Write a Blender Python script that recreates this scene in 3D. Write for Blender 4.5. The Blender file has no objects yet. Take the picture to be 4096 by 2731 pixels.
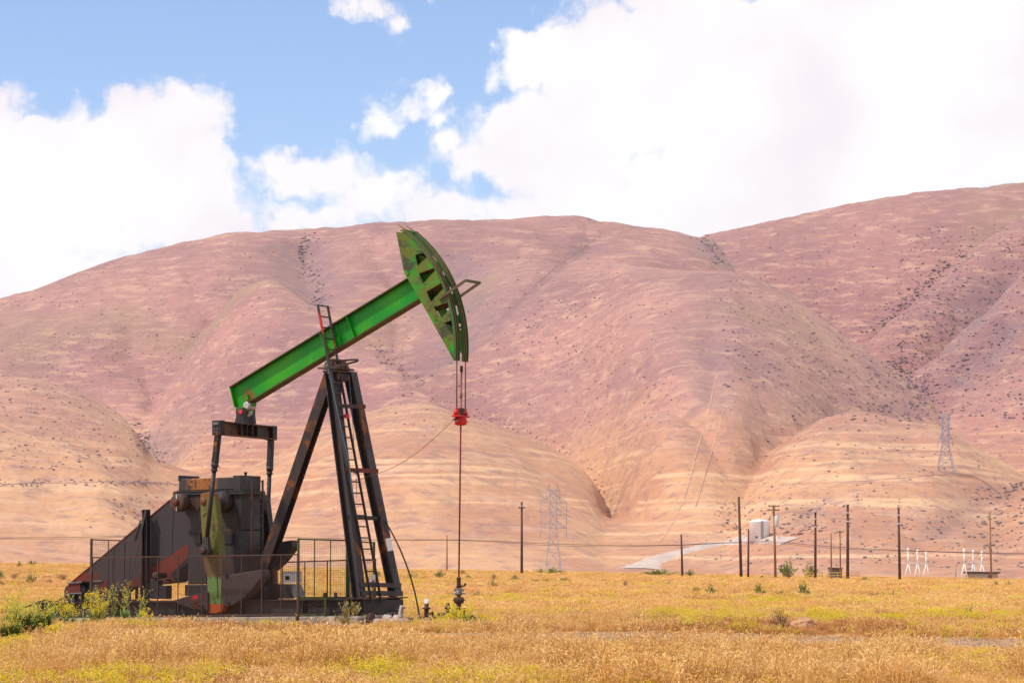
import bpy, bmesh, math, random
import numpy as np
from mathutils import Vector, Matrix

random.seed(7)
rng = np.random.default_rng(11)
R = math.radians
scene = bpy.context.scene
COL = scene.collection

# ------------------------------------------------------------------ camera
FPX, CX, CY, HY, CZ = 11378.0, 2048.0, 1365.5, 2262.0, 1.6
TH = math.atan((HY - CY) / FPX)
cam_d = bpy.data.cameras.new('camera')
cam_d.sensor_width = 36.0
cam_d.lens = FPX / 4096 * 36
cam_d.clip_start = 0.5
cam_d.clip_end = 30000
cam = bpy.data.objects.new('camera', cam_d)
COL.objects.link(cam)
cam.location = (0, 0, CZ)
cam.rotation_euler = (R(90) + TH, 0, 0)
scene.camera = cam

# ------------------------------------------------------------------ exposure
scene.view_settings.view_transform = 'Standard'
scene.view_settings.look = 'None'
scene.view_settings.gamma = 1
scene.view_settings.use_curve_mapping = False
scene.view_settings.exposure = 0.62

cy_ = scene.cycles
cy_.max_bounces = 5; cy_.diffuse_bounces = 2; cy_.glossy_bounces = 2; cy_.transmission_bounces = 2; cy_.transparent_max_bounces = 4; cy_.volume_bounces = 0
cy_.caustics_reflective = False; cy_.caustics_refractive = False
# ------------------------------------------------------------------ sun
SUN_EL, SUN_AZ = R(54), R(-108)          # azimuth measured from +Y towards +X
sdir = Vector((math.sin(SUN_AZ) * math.cos(SUN_EL), math.cos(SUN_AZ) * math.cos(SUN_EL), math.sin(SUN_EL)))
sun_d = bpy.data.lights.new('sun', 'SUN')
sun_d.energy = 2.5
sun_d.angle = R(4)
sun_d.color = (1.0, 0.93, 0.84)
sun = bpy.data.objects.new('sun', sun_d)
COL.objects.link(sun)
sun.rotation_euler = sdir.to_track_quat('Z', 'Y').to_euler()
sun.location = (0, 0, 60)

# ------------------------------------------------------------------ world: sky and clouds
def build_world():
    w = bpy.data.worlds.new('World')
    scene.world = w
    w.use_nodes = True
    nt = w.node_tree
    N, L = nt.nodes, nt.links
    N.clear()

    # node group: direction -> cloud field (positive inside cloud), laid out in azimuth / elevation
    g = bpy.data.node_groups.new('cloud_field', 'ShaderNodeTree')
    g.interface.new_socket('Vector', in_out='INPUT', socket_type='NodeSocketVector')
    g.interface.new_socket('Field', in_out='OUTPUT', socket_type='NodeSocketFloat')
    GN, GL = g.nodes, g.links
    gi, go = GN.new('NodeGroupInput'), GN.new('NodeGroupOutput')

    def m(op, a, b=None, c=None, clamp=False):
        n = GN.new('ShaderNodeMath'); n.operation = op; n.use_clamp = clamp
        for i, v in enumerate((a, b, c)):
            if v is None: continue
            if isinstance(v, (int, float)): n.inputs[i].default_value = v
            else: GL.new(v, n.inputs[i])
        return n.outputs[0]
    nv = GN.new('ShaderNodeVectorMath'); nv.operation = 'NORMALIZE'; GL.new(gi.outputs[0], nv.inputs[0])
    s0 = GN.new('ShaderNodeSeparateXYZ'); GL.new(nv.outputs[0], s0.inputs[0])
    raw = GN.new('ShaderNodeCombineXYZ')
    GL.new(m('ARCTAN2', s0.outputs[0], s0.outputs[1]), raw.inputs[0])
    GL.new(m('ARCSINE', m('MINIMUM', m('MAXIMUM', s0.outputs[2], -1.0), 1.0)), raw.inputs[1])
    # soft domain warp so that outlines billow
    wn = GN.new('ShaderNodeTexNoise'); wn.noise_dimensions = '2D'; wn.inputs['Scale'].default_value = 38; wn.inputs['Detail'].default_value = 4; wn.inputs['Roughness'].default_value = 0.62
    GL.new(raw.outputs[0], wn.inputs['Vector'])
    ws = GN.new('ShaderNodeVectorMath'); ws.operation = 'SUBTRACT'; GL.new(wn.outputs['Color'], ws.inputs[0]); ws.inputs[1].default_value = (.5, .5, .5)
    wm = GN.new('ShaderNodeVectorMath'); wm.operation = 'MULTIPLY_ADD'; GL.new(ws.outputs[0], wm.inputs[0]); wm.inputs[1].default_value = (.020, .020, 0); GL.new(raw.outputs[0], wm.inputs[2])
    cmb = wm
    sx = GN.new('ShaderNodeSeparateXYZ'); GL.new(wm.outputs[0], sx.inputs[0])
    az, el = sx.outputs[0], sx.outputs[1]
    # clouds of this sky: centre x, y, half sizes (in 1/11378 rad, origin at the picture's left top), softness
    BL = [(-60, 900, 330, 560), (120, 760, 300, 300), (240, 620, 140, 170), (330, 740, 260, 320), (500, 560, 150, 160), (560, 700, 280, 300),
          (730, 470, 130, 140), (760, 640, 200, 300), (840, 560, 90, 160), (700, 880, 280, 200), (860, 780, 120, 140), (960, 890, 90, 60),
          (1090, 660, 110, 90), (1180, 720, 200, 110), (1350, 740, 220, 120), (1500, 800, 260, 110), (1250, 880, 400, 70), (1750, 850, 420, 90),
          (1520, 500, 90, 70), (1600, 420, 110, 75), (1700, 400, 80, 80), (1480, 440, 60, 50), (1760, 480, 80, 70), (1830, 560, 110, 90),
          (1400, 30, 60, 55), (1490, 40, 110, 60), (1580, 100, 70, 60), (1760, 5, 60, 25),
          (1980, 520, 160, 120), (1930, 640, 170, 110), (2150, 500, 240, 130), (2250, 640, 330, 240), (2080, 180, 90, 100), (2200, 200, 180, 150),
          (2120, 290, 130, 90), (2400, 130, 200, 160), (2500, 350, 350, 320), (3000, 350, 650, 420), (3500, 450, 800, 450), (4200, 350, 700, 520),
          (3000, 760, 700, 220), (3600, -120, 800, 260), (2700, -40, 380, 150), (2350, 850, 500, 160), (1990, 320, 40, 50), (1960, 200, 30, 40),
          (150, 1080, 420, 150), (700, 990, 420, 90), (1100, 930, 300, 60), (2830, 900, 420, 130)]
    acc = None
    for (x, y, rx, ry) in BL:
        ca, ce = (x - CX) / FPX, (HY - y) / FPX
        s = min(rx, ry) / 100.0
        vm = GN.new('ShaderNodeVectorMath'); vm.operation = 'MULTIPLY_ADD'; GL.new(cmb.outputs[0], vm.inputs[0])
        kx, ky = FPX / rx, FPX / ry
        vm.inputs[1].default_value = (kx, ky, 0); vm.inputs[2].default_value = (-ca * kx, -ce * ky, 0)
        ln = GN.new('ShaderNodeVectorMath'); ln.operation = 'LENGTH'; GL.new(vm.outputs[0], ln.inputs[0])
        f = m('MULTIPLY_ADD', ln.outputs['Value'], -s, s)
        acc = f if acc is None else m('SMOOTH_MAX', acc, f, 0.25)
    acc = m('MINIMUM', acc, 2.2)
    # elsewhere in the sky: the same broken cumulus, from noise
    gn = GN.new('ShaderNodeTexNoise'); gn.noise_dimensions = '2D'; gn.inputs['Scale'].default_value = 5.0; gn.inputs['Detail'].default_value = 2
    GL.new(wm.outputs[0], gn.inputs['Vector'])
    gen = m('MULTIPLY', m('SUBTRACT', gn.outputs['Fac'], 0.46), 14.0)
    wx = m('DIVIDE', az, 0.21); wy = m('DIVIDE', m('SUBTRACT', el, 0.08), 0.15)
    far = m('SUBTRACT', m('MAXIMUM', m('ABSOLUTE', wx), m('ABSOLUTE', wy)), 1.0, None)
    far = m('MULTIPLY', far, 3.0, None, True)
    mixn = m('ADD', m('MULTIPLY', acc, m('SUBTRACT', 1.0, far)), m('MULTIPLY', gen, far))
    # cauliflower edges
    vo = GN.new('ShaderNodeTexVoronoi'); vo.voronoi_dimensions = '2D'; vo.feature = 'F1'; vo.inputs['Scale'].default_value = 46
    vo.inputs['Detail'].default_value = 2.0; vo.inputs['Roughness'].default_value = .55; vo.normalize = True
    GL.new(wm.outputs[0], vo.inputs['Vector'])
    fn = GN.new('ShaderNodeTexNoise'); fn.noise_dimensions = '2D'; fn.inputs['Scale'].default_value = 90; fn.inputs['Detail'].default_value = 6; fn.inputs['Roughness'].default_value = .66
    GL.new(raw.outputs[0], fn.inputs['Vector'])
    tot = m('ADD', mixn, m('ADD', m('MULTIPLY', m('SUBTRACT', .30, vo.outputs['Distance']), 1.5), m('MULTIPLY', m('SUBTRACT', fn.outputs['Fac'], .5), 1.2)))
    GL.new(tot, go.inputs[0])

    tc = N.new('ShaderNodeTexCoord')
    f0 = N.new('ShaderNodeGroup'); f0.node_tree = g; L.new(tc.outputs['Generated'], f0.inputs[0])
    def mm(op, a, b=None, clamp=False):
        n = N.new('ShaderNodeMath'); n.operation = op; n.use_clamp = clamp
        for i, v in enumerate((a, b)):
            if v is None: continue
            if isinstance(v, (int, float)): n.inputs[i].default_value = v
            else: L.new(v, n.inputs[i])
        return n.outputs[0]
    rm = N.new('ShaderNodeMapRange'); rm.interpolation_type = 'SMOOTHSTEP'
    L.new(f0.outputs[0], rm.inputs['Value']); rm.inputs['From Min'].default_value = -0.14; rm.inputs['From Max'].default_value = 0.62
    # faint grey folds inside the cloud
    fo = N.new('ShaderNodeTexNoise'); fo.inputs['Scale'].default_value = 16; fo.inputs['Detail'].default_value = 4; fo.inputs['Roughness'].default_value = .5
    L.new(tc.outputs['Generated'], fo.inputs['Vector'])
    sh = N.new('ShaderNodeMapRange'); sh.interpolation_type = 'SMOOTHSTEP'; L.new(fo.outputs['Fac'], sh.inputs['Value'])
    sh.inputs['From Min'].default_value = 0.42; sh.inputs['From Max'].default_value = 0.70
    cc = N.new('ShaderNodeValToRGB')
    cc.color_ramp.elements[0].color = (1.0, 0.985, 0.985, 1); cc.color_ramp.elements[1].color = (0.92, 0.855, 0.91, 1)
    L.new(sh.outputs[0], cc.inputs[0])
    # low in the sky the cloud bank is faintly rose
    sx2 = N.new('ShaderNodeSeparateXYZ'); L.new(tc.outputs['Generated'], sx2.inputs[0])
    sky = N.new('ShaderNodeTexSky'); sky.sky_type = 'NISHITA'; sky.sun_disc = False
    sky.sun_elevation = SUN_EL; sky.sun_rotation = SUN_AZ; sky.altitude = 300; sky.air_density = 1.0; sky.dust_density = 0.3; sky.ozone_density = 2.0
    tint = N.new('ShaderNodeMix'); tint.data_type = 'RGBA'; tint.blend_type = 'MULTIPLY'; tint.inputs[0].default_value = 1
    L.new(sky.outputs[0], tint.inputs[6]); tint.inputs[7].default_value = (1.18, 1.17, 1.30, 1)
    b0 = N.new('ShaderNodeBackground'); L.new(tint.outputs[2], b0.inputs[0]); b0.inputs[1].default_value = 0.085
    b1 = N.new('ShaderNodeBackground'); L.new(cc.outputs[0], b1.inputs[0]); b1.inputs[1].default_value = 0.70
    mx = N.new('ShaderNodeMixShader'); L.new(rm.outputs[0], mx.inputs[0]); L.new(b0.outputs[0], mx.inputs[1]); L.new(b1.outputs[0], mx.inputs[2])
    out = N.new('ShaderNodeOutputWorld'); L.new(mx.outputs[0], out.inputs[0])
    w.cycles.sampling_method = 'MANUAL'; w.cycles.sample_map_resolution = 512
build_world()

# ------------------------------------------------------------------ geometry helpers
def tag(o, label=None, cat=None, group=None, kind=None):
    if label: o['label'] = label
    if cat: o['category'] = cat
    if group: o['group'] = group
    if kind: o['kind'] = kind
    return o

def empty(name, loc=(0, 0, 0), rz=0.0, parent=None):
    o = bpy.data.objects.new(name, None)
    COL.objects.link(o); o.location = loc; o.rotation_euler = (0, 0, rz); o.empty_display_size = 0.2
    if parent: o.parent = parent
    return o

def V(*a): return Vector(a)

STUFF = ('bolt', 'clamp_bolt')          # too small to pick apart: joined
class MB:
    """collects simple shapes, builds ONE mesh object"""
    def __init__(s): s.v, s.f, s.m, s.sm = [], [], [], []
    def add(s, vs, fs, mi=0, smooth=False):
        o = len(s.v); s.v += [tuple(p) for p in vs]
        for f in fs: s.f.append(tuple(i + o for i in f)); s.m.append(mi); s.sm.append(smooth)
        return s
    def box(s, c, size, rot=None, mi=0):
        hx, hy, hz = [k / 2 for k in size]; c = Vector(c)
        vs = [Vector((x, y, z)) for x in (-hx, hx) for y in (-hy, hy) for z in (-hz, hz)]
        if rot is not None: vs = [rot @ p for p in vs]
        return s.add([p + c for p in vs], [(0, 1, 3, 2), (4, 6, 7, 5), (0, 4, 5, 1), (2, 3, 7, 6), (0, 2, 6, 4), (1, 5, 7, 3)], mi)
    def bar(s, a, b, w, h, side=None, mi=0):
        """rectangular bar a->b; w along 'side', h across"""
        a, b = Vector(a), Vector(b); d = (b - a).normalized()
        side = Vector(side) if side is not None else Vector((0, 1, 0))
        y = (side - d * side.dot(d))
        if y.length < 1e-5: y = d.orthogonal()
        y.normalize(); z = d.cross(y)
        vs = []
        for p in (a, b):
            for (i, j) in ((-1, -1), (1, -1), (1, 1), (-1, 1)): vs.append(p + y * (i * w / 2) + z * (j * h / 2))
        return s.add(vs, [(0, 1, 2, 3), (7, 6, 5, 4), (0, 4, 5, 1), (1, 5, 6, 2), (2, 6, 7, 3), (3, 7, 4, 0)], mi)
    def tube(s, pts, r, n=8, mi=0, cap=True, smooth=True):
        pts = [Vector(p) for p in pts]; k = len(pts)
        rs = r if isinstance(r, (list, tuple)) else [r] * k
        vs, fs = [], []; prev = None
        for i, p in enumerate(pts):
            d = (pts[min(i + 1, k - 1)] - pts[max(i - 1, 0)])
            if d.length < 1e-9: d = Vector((0, 0, 1))
            d.normalize()
            u = d.orthogonal().normalized() if prev is None else (prev - d * prev.dot(d)).normalized()
            prev = u; w = d.cross(u)
            for j in range(n):
                a = 2 * math.pi * j / n
                vs.append(p + (u * math.cos(a) + w * math.sin(a)) * rs[i])
        for i in range(k - 1):
            for j in range(n):
                fs.append((i * n + j, i * n + (j + 1) % n, (i + 1) * n + (j + 1) % n, (i + 1) * n + j))
        s.add(vs, fs, mi, smooth)
        if cap:
            o = len(s.v) - len(vs)
            s.f += [tuple(o + j for j in reversed(range(n))), tuple(o + (k - 1) * n + j for j in range(n))]
            s.m += [mi, mi]; s.sm += [False, False]
        return s
    def lathe(s, base, axis, prof, n=16, mi=0):
        """prof = [(distance along axis, radius)]"""
        base, axis = Vector(base), Vector(axis).normalized()
        u = axis.orthogonal().normalized(); w = axis.cross(u)
        for i in range(len(prof) - 1):
            (h0, r0), (h1, r1) = prof[i], prof[i + 1]
            vs = []
            for (h, r) in ((h0, r0), (h1, r1)):
                for j in range(n):
                    a = 2 * math.pi * j / n
                    vs.append(base + axis * h + (u * math.cos(a) + w * math.sin(a)) * max(r, 1e-4))
            s.add(vs, [(j, (j + 1) % n, n + (j + 1) % n, n + j) for j in range(n)], mi, True)
        for (h, r), rev in ((prof[0], True), (prof[-1], False)):
            if r > 1e-3:
                vs = [base + axis * h + (u * math.cos(2 * math.pi * j / n) + w * math.sin(2 * math.pi * j / n)) * r for j in range(n)]
                s.add(vs, [tuple(reversed(range(n))) if rev else tuple(range(n))], mi)
        return s
    def prism(s, poly, off, mi=0):
        poly = [Vector(p) for p in poly]; off = Vector(off); n = len(poly)
        vs = poly + [p + off for p in poly]
        fs = [tuple(range(n)), tuple(reversed(range(n, 2 * n)))] + [(i, n + i, n + (i + 1) % n, (i + 1) % n) for i in range(n)]
        return s.add(vs, fs, mi)
    def ibeam(s, a, b, up, height, width, tw=.02, tf=.03, mi=0):
        a, b = Vector(a), Vector(b); d = (b - a).normalized(); up = Vector(up); up = (up - d * up.dot(d)).normalized(); sd = d.cross(up)
        e = up * (height / 2 - tf / 2)
        s.bar(a + e, b + e, width, tf, sd, mi); s.bar(a - e, b - e, width, tf, sd, mi)
        # web butts between the flanges
        y = sd; hh = height / 2 - tf
        vs = []
        for p in (a, b):
            for (i, j) in ((-1, -1), (1, -1), (1, 1), (-1, 1)): vs.append(p + y * (i * tw / 2) + up * (j * hh))
        return s.add(vs, [(0, 1, 2, 3), (7, 6, 5, 4), (0, 4, 5, 1), (1, 5, 6, 2), (2, 6, 7, 3), (3, 7, 4, 0)], mi)
    def build(s, name, mats, parent=None, bevel=0.0):
        me = bpy.data.meshes.new(name)
        me.from_pydata(s.v, [], s.f)
        for mt in (mats if isinstance(mats, (list, tuple)) else [mats]): me.materials.append(mt)
        me.polygons.foreach_set('material_index', s.m)
        me.polygons.foreach_set('use_smooth', s.sm)
        bm = bmesh.new(); bm.from_mesh(me)
        bmesh.ops.remove_doubles(bm, verts=bm.verts, dist=1e-5)
        bmesh.ops.recalc_face_normals(bm, faces=bm.faces)
        bm.to_mesh(me); bm.free(); me.update()
        o = bpy.data.objects.new(name, me); COL.objects.link(o)
        if parent: o.parent = parent
        if name in STUFF: o['kind'] = 'stuff'
        if bevel:
            md = o.modifiers.new('edge', 'BEVEL'); md.width = bevel; md.segments = 1; md.limit_method = 'ANGLE'; md.angle_limit = R(40)
        return o

# ------------------------------------------------------------------ material helpers
class NT:
    def __init__(s, name):
        s.mat = bpy.data.materials.new(name); s.mat.use_nodes = True
        s.t = s.mat.node_tree; s.N, s.L = s.t.nodes, s.t.links
        s.bsdf = s.N['Principled BSDF']; s.bsdf.inputs['Specular IOR Level'].default_value = .3
        s.tc = s.N.new('ShaderNodeTexCoord'); s.P = s.tc.outputs['Object']
    def val(s, sock, v):
        if isinstance(v, (int, float)): sock.default_value = v
        elif isinstance(v, tuple): sock.default_value = v if len(v) == len(sock.default_value) else (*v, 1)
        else: s.L.new(v, sock)
    def mapv(s, scale=(1, 1, 1), loc=(0, 0, 0), src=None):
        n = s.N.new('ShaderNodeMapping'); s.L.new(src or s.P, n.inputs[0]); n.inputs['Scale'].default_value = scale; n.inputs['Location'].default_value = loc
        return n.outputs[0]
    def noise(s, scale, detail=4, rough=.55, vec=None, dist=0.0):
        n = s.N.new('ShaderNodeTexNoise'); s.L.new(vec or s.P, n.inputs['Vector'])
        n.inputs['Scale'].default_value = scale; n.inputs['Detail'].default_value = detail; n.inputs['Roughness'].default_value = rough; n.inputs['Distortion'].default_value = dist
        return n.outputs['Fac']
    def rng(s, v, a, b, c=0.0, d=1.0, smooth=True):
        n = s.N.new('ShaderNodeMapRange'); n.interpolation_type = 'SMOOTHSTEP' if smooth else 'LINEAR'
        s.val(n.inputs['Value'], v)
        for k, x in (('From Min', a), ('From Max', b), ('To Min', c), ('To Max', d)): n.inputs[k].default_value = x
        return n.outputs[0]
    def math(s, op, a, b=0.0, clamp=False):
        n = s.N.new('ShaderNodeMath'); n.operation = op; n.use_clamp = clamp; s.val(n.inputs[0], a); s.val(n.inputs[1], b); return n.outputs[0]
    def mix(s, f, a, b, mode='MIX'):
        n = s.N.new('ShaderNodeMix'); n.data_type = 'RGBA'; n.blend_type = mode
        s.val(n.inputs[0], f); s.val(n.inputs[6], a); s.val(n.inputs[7], b); return n.outputs[2]
    def sep(s, v=None):
        n = s.N.new('ShaderNodeSeparateXYZ'); s.L.new(v or s.P, n.inputs[0]); return n.outputs
    def rand(s):
        return s.N.new('ShaderNodeObjectInfo').outputs['Random']
    def bump(s, h, strength=.3, dist=.02):
        n = s.N.new('ShaderNodeBump'); n.inputs['Strength'].default_value = strength; n.inputs['Distance'].default_value = dist
        s.L.new(h, n.inputs['Height']); s.L.new(n.outputs[0], s.bsdf.inputs['Normal'])
    def done(s, col, rough=.6, metal=0.0):
        s.val(s.bsdf.inputs['Base Color'], col); s.val(s.bsdf.inputs['Roughness'], rough); s.val(s.bsdf.inputs['Metallic'], metal)
        return s.mat

RUST = (.25, .080, .020)
def paint(name, c0, c1, rust=RUST, amt=.5, scale=1.6, rough=.5, streak=.5, seed=0.0, fleck=None):
    k = NT(name)
    base = k.mix(k.rng(k.noise(scale * .7, 5, .6, k.mapv(loc=(seed, 3, 1))), .35, .65), c0, c1)
    n1 = k.noise(scale, 7, .68, k.mapv(loc=(seed * 2, 7, 2)))
    ms = k.rng(n1, .72 - .3 * amt, .80 - .3 * amt)
    if streak:
        st = k.noise(2.2, 5, .6, k.mapv(scale=(2.2, 2.2, .28), loc=(seed, 0, 5)))
        ms = k.math('MAXIMUM', ms, k.math('MULTIPLY', k.rng(st, .62 - .1 * amt, .74), streak))
    col = k.mix(ms, base, rust)
    if fleck:
        col = k.mix(k.rng(k.noise(14, 3, .5), .70, .74), col, fleck)
    grit = k.noise(30, 4, .6)
    col = k.mix(k.rng(grit, .3, .7, .0, .35), col, k.mix(.5, col, (.0, .0, .0)))
    k.bump(k.noise(18, 5, .65), .25, .01)
    return k.done(col, k.rng(n1, .3, .7, rough, min(rough + .3, 1)))

def plain(name, c, rough=.6, var=.25, scale=6.0, metal=0.0):
    k = NT(name)
    d = tuple(x * (1 - var) for x in c)
    return k.done(k.mix(k.rng(k.noise(scale, 5, .6), .3, .7), c, d), rough, metal)

M = {}
M['dark'] = paint('dark_steel', (.034, .028, .030), (.050, .037, .038), amt=.42, scale=1.3, streak=.40, rough=.42, fleck=(.09, .08, .085))
M['dark2'] = paint('sooty_steel', (.022, .018, .020), (.034, .026, .028), amt=.25, scale=2.0, streak=.3, rough=.45, seed=5, fleck=(.09, .08, .085))
M['dark3'] = paint('rusty_dark_steel', (.033, .025, .026), (.046, .032, .030), rust=(.19, .060, .015), amt=.72, scale=1.1, streak=.55, rough=.5, seed=9)
M['weight'] = paint('counterweight_iron', (.050, .035, .037), (.064, .040, .040), rust=(.12, .036, .018), amt=.42, scale=2.2, streak=.2, rough=.5, seed=17, fleck=(.10, .07, .06))
M['guardm'] = paint('guard_sheet', (.047, .038, .044), (.056, .043, .047), rust=(.11, .028, .018), amt=.20, scale=.9, streak=.15, rough=.5, seed=3, fleck=(.10, .09, .095))
M['redox'] = paint('red_oxide', (.17, .028, .014), (.12, .022, .013), rust=(.05, .02, .018), amt=.35, scale=1.3, streak=.4, seed=4)
M['mesh'] = plain('rusty_wire', (.10, .055, .04), .8)
M['frame'] = paint('rusty_angle_iron', (.085, .045, .035), (.06, .035, .03), rust=(.15, .06, .03), amt=.5, scale=3, seed=2)
M['framegreen'] = paint('green_angle_iron', (.085, .10, .03), (.06, .085, .025), rust=(.13, .06, .02), amt=.5, scale=3, seed=6)
M['green'] = paint('green_beam_paint', (.005, .25, .006), (.030, .30, .003), rust=(.06, .035, .008), amt=.16, scale=1.3, streak=.0, rough=.38, seed=1)
M['concrete'] = paint('old_concrete', (.42, .35, .28), (.34, .28, .22), rust=(.22, .15, .10), amt=.35, scale=2.2, streak=.35, rough=.85, seed=8)
M['rope'] = plain('rusty_wire_rope', (.22, .10, .045), .7)
M['cable'] = plain('black_cable', (.055, .045, .035), .6)
M['blue'] = plain('blue_cord', (.12, .27, .36), .5)
M['white'] = plain('white_paint', (.78, .77, .74), .5, .12, 30)
M['pink'] = plain('pink_disc', (.75, .015, .10), .4)
M['grease'] = plain('grease', (.55, .50, .46), .4, .4, 25)
M['red'] = paint('carrier_red', (.62, .012, .008), (.5, .010, .008), rust=(.16, .02, .012), amt=.3, scale=6, streak=0, rough=.35)
M['rod'] = plain('red_rod', (.20, .018, .014), .35)
M['pipe'] = paint('well_pipe', (.075, .032, .022), (.05, .025, .02), rust=(.15, .06, .03), amt=.6, scale=6, streak=.2, rough=.5, seed=12)
M['pipewhite'] = paint('chalky_pipe', (.50, .44, .40), (.36, .28, .24), rust=(.20, .09, .05), amt=.55, scale=6, streak=.0, rough=.7, seed=13)
M['greysteel'] = plain('grey_steel', (.16, .16, .165), .4)

def horsehead_mat():
    k = NT('mottled_green')
    g = k.mix(k.rng(k.noise(1.5, 4), .35, .65), (.028, .29, .004), (.008, .22, .010))
    n = k.noise(1.55, 8, .7, k.mapv(loc=(3.1, 0, 1.7)))
    c = k.mix(k.rng(n, .42, .56), g, (.105, .125, .012))
    c = k.mix(k.rng(k.noise(2.4, 7, .7, k.mapv(loc=(1, 5, 9))), .50, .60), c, (.048, .048, .024))
    c = k.mix(k.rng(k.noise(3.5, 6, .7, k.mapv(loc=(8, 5, 2))), .66, .73), c, (.17, .06, .012))
    k.bump(k.noise(16, 5, .65), .25, .01)
    return k.done(c, .5)
M['horse'] = horsehead_mat()

def crank_mat():
    k = NT('crank_paint')
    z = k.sep()[2]
    w = k.math('ADD', z, k.math('MULTIPLY', k.math('SUBTRACT', k.noise(2.6, 6, .65), .5), .9))
    c = k.mix(k.rng(w, 1.15, 1.32), (.115, .20, .055), (.12, .075, .03))
    c = k.mix(k.rng(w, 1.75, 2.0), c, (.125, .125, .025))
    c = k.mix(k.rng(w, 3.25, 3.5), c, (.20, .075, .02))
    c = k.mix(k.rng(k.noise(3.2, 7, .7, k.mapv(loc=(4, 1, 6))), .56, .62), c, (.085, .045, .025))
    c = k.mix(k.rng(k.noise(3.0, 5, .6, k.mapv(loc=(9, 9, 1))), .68, .71), c, (.30, .035, .015))
    w2 = k.math('ADD', z, k.math('MULTIPLY', k.math('SUBTRACT', k.noise(6, 3), .5), .05))
    c = k.mix(k.rng(w2, .575, .585), (.38, .07, .012), c)
    k.bump(k.noise(16, 5, .65), .25, .01)
    return k.done(c, .55)
M['crank'] = crank_mat()
def cover_mat():
    k = NT('gear_cover_paint'); s = k.sep()
    base = k.mix(k.rng(k.noise(3, 5), .35, .65), (.036, .031, .033), (.05, .040, .040))
    n = k.noise(5, 6, .7, k.mapv(scale=(1.6, 1, .35)))
    m_ = k.math('MULTIPLY', k.rng(s[0], -8.62, -8.45), k.rng(s[0], -7.45, -7.62))
    c = k.mix(k.math('MULTIPLY', m_, k.rng(n, .36, .46)), base, (.30, .105, .018))
    c = k.mix(k.math('MULTIPLY', m_, k.rng(k.noise(3.3, 5, .6, k.mapv(loc=(2, 1, 4))), .54, .60)), c, (.05, .03, .028))
    k.bump(k.noise(18, 5, .65), .25, .01)
    return k.done(c, .38)
M['cover'] = cover_mat()

# ------------------------------------------------------------------ projection helpers (where a photo point lies on a chosen plane)
_f = Vector((0, math.cos(TH), math.sin(TH))); _u = Vector((0, -math.sin(TH), math.cos(TH)))
def ray(px, py): return _f * FPX + Vector((1, 0, 0)) * (px - CX) - _u * (py - CY)
ANG = R(30)
PO = Vector(((1838 - CX) / FPX * 75, 75, 0))
EX = Vector((math.cos(ANG), -math.sin(ANG), 0)); EY = Vector((math.sin(ANG), math.cos(ANG), 0))
CAMP = Vector((0, 0, CZ))
def P(px, py, Y):
    """pump-local point on the plane at lateral offset Y"""
    d = ray(px, py); t = (Y - (CAMP - PO).dot(EY)) / d.dot(EY)
    p = CAMP + d * t - PO
    return Vector((p.dot(EX), Y, p.z))
def zoomf(s, ox, oy): return lambda x, y, Y: P(ox + x / s, oy + y / s, Y)
z1 = zoomf(1.704, 200, 1600); z2 = zoomf(1.9125, 1000, 1700); z3 = zoomf(1.845, 880, 900); zh = zoomf(2.8, 1560, 900)
z6 = zoomf(2.7036, 240, 1900); zg = zoomf(2.412, 600, 1850); zl = zoomf(4.125, 1200, 1180); ze = zoomf(3.92, 840, 1500)
zw = zoomf(3.92, 1400, 2300)

def at_depth(px, py, dep):
    d = ray(px, py); return CAMP + d * (dep / d.y)

# ------------------------------------------------------------------ numpy noise
def vnoise(x, y, seed=0):
    xi, yi = np.floor(x).astype(np.int64), np.floor(y).astype(np.int64)
    xf, yf = x - xi, y - yi
    u, v = xf * xf * xf * (xf * (xf * 6 - 15) + 10), yf * yf * yf * (yf * (yf * 6 - 15) + 10)
    def h(a, b):
        n = (a * 374761393 + b * 668265263 + seed * 974634777) & 0xffffffff
        n = ((n ^ (n >> 13)) * 1274126177) & 0xffffffff
        return ((n ^ (n >> 16)) & 0xffff) / 65535.0
    return (h(xi, yi) * (1 - u) + h(xi + 1, yi) * u) * (1 - v) + (h(xi, yi + 1) * (1 - u) + h(xi + 1, yi + 1) * u) * v
def fbm(x, y, o=4, seed=0, g=.5):
    s, a, t = 0, 1, 0
    for i in range(o): s = s + a * vnoise(x * 2 ** i + 13.7 * i, y * 2 ** i + 5.1 * i, seed + i); t += a; a *= g
    return s / t

# ------------------------------------------------------------------ ground: the field, one sheet out to the hills
def sstep(a, b, x):
    t = np.clip((x - a) / (b - a), 0, 1); return t * t * (3 - 2 * t)
def gz(x, y):
    x, y = np.asarray(x, float), np.asarray(y, float)
    dep = np.maximum(y, 5.0)
    px = np.clip(CX + x / dep * FPX, -1500, 5600)
    edge = 2252 + px / 4096 * 66                       # where the field's far edge is seen
    zf = CZ - (edge - HY) / FPX * 600
    z = zf * sstep(95, 600, y)
    z = z - 9.0 * sstep(610, 900, y)
    z = z + (fbm(x * .09, y * .09, 3, 3) - .5) * .16 * sstep(8, 30, np.abs(y - 79) + np.abs(x + 8) * .8)
    return z
def gzf(x, y): return float(gz(np.array([x]), np.array([y]))[0])

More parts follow.
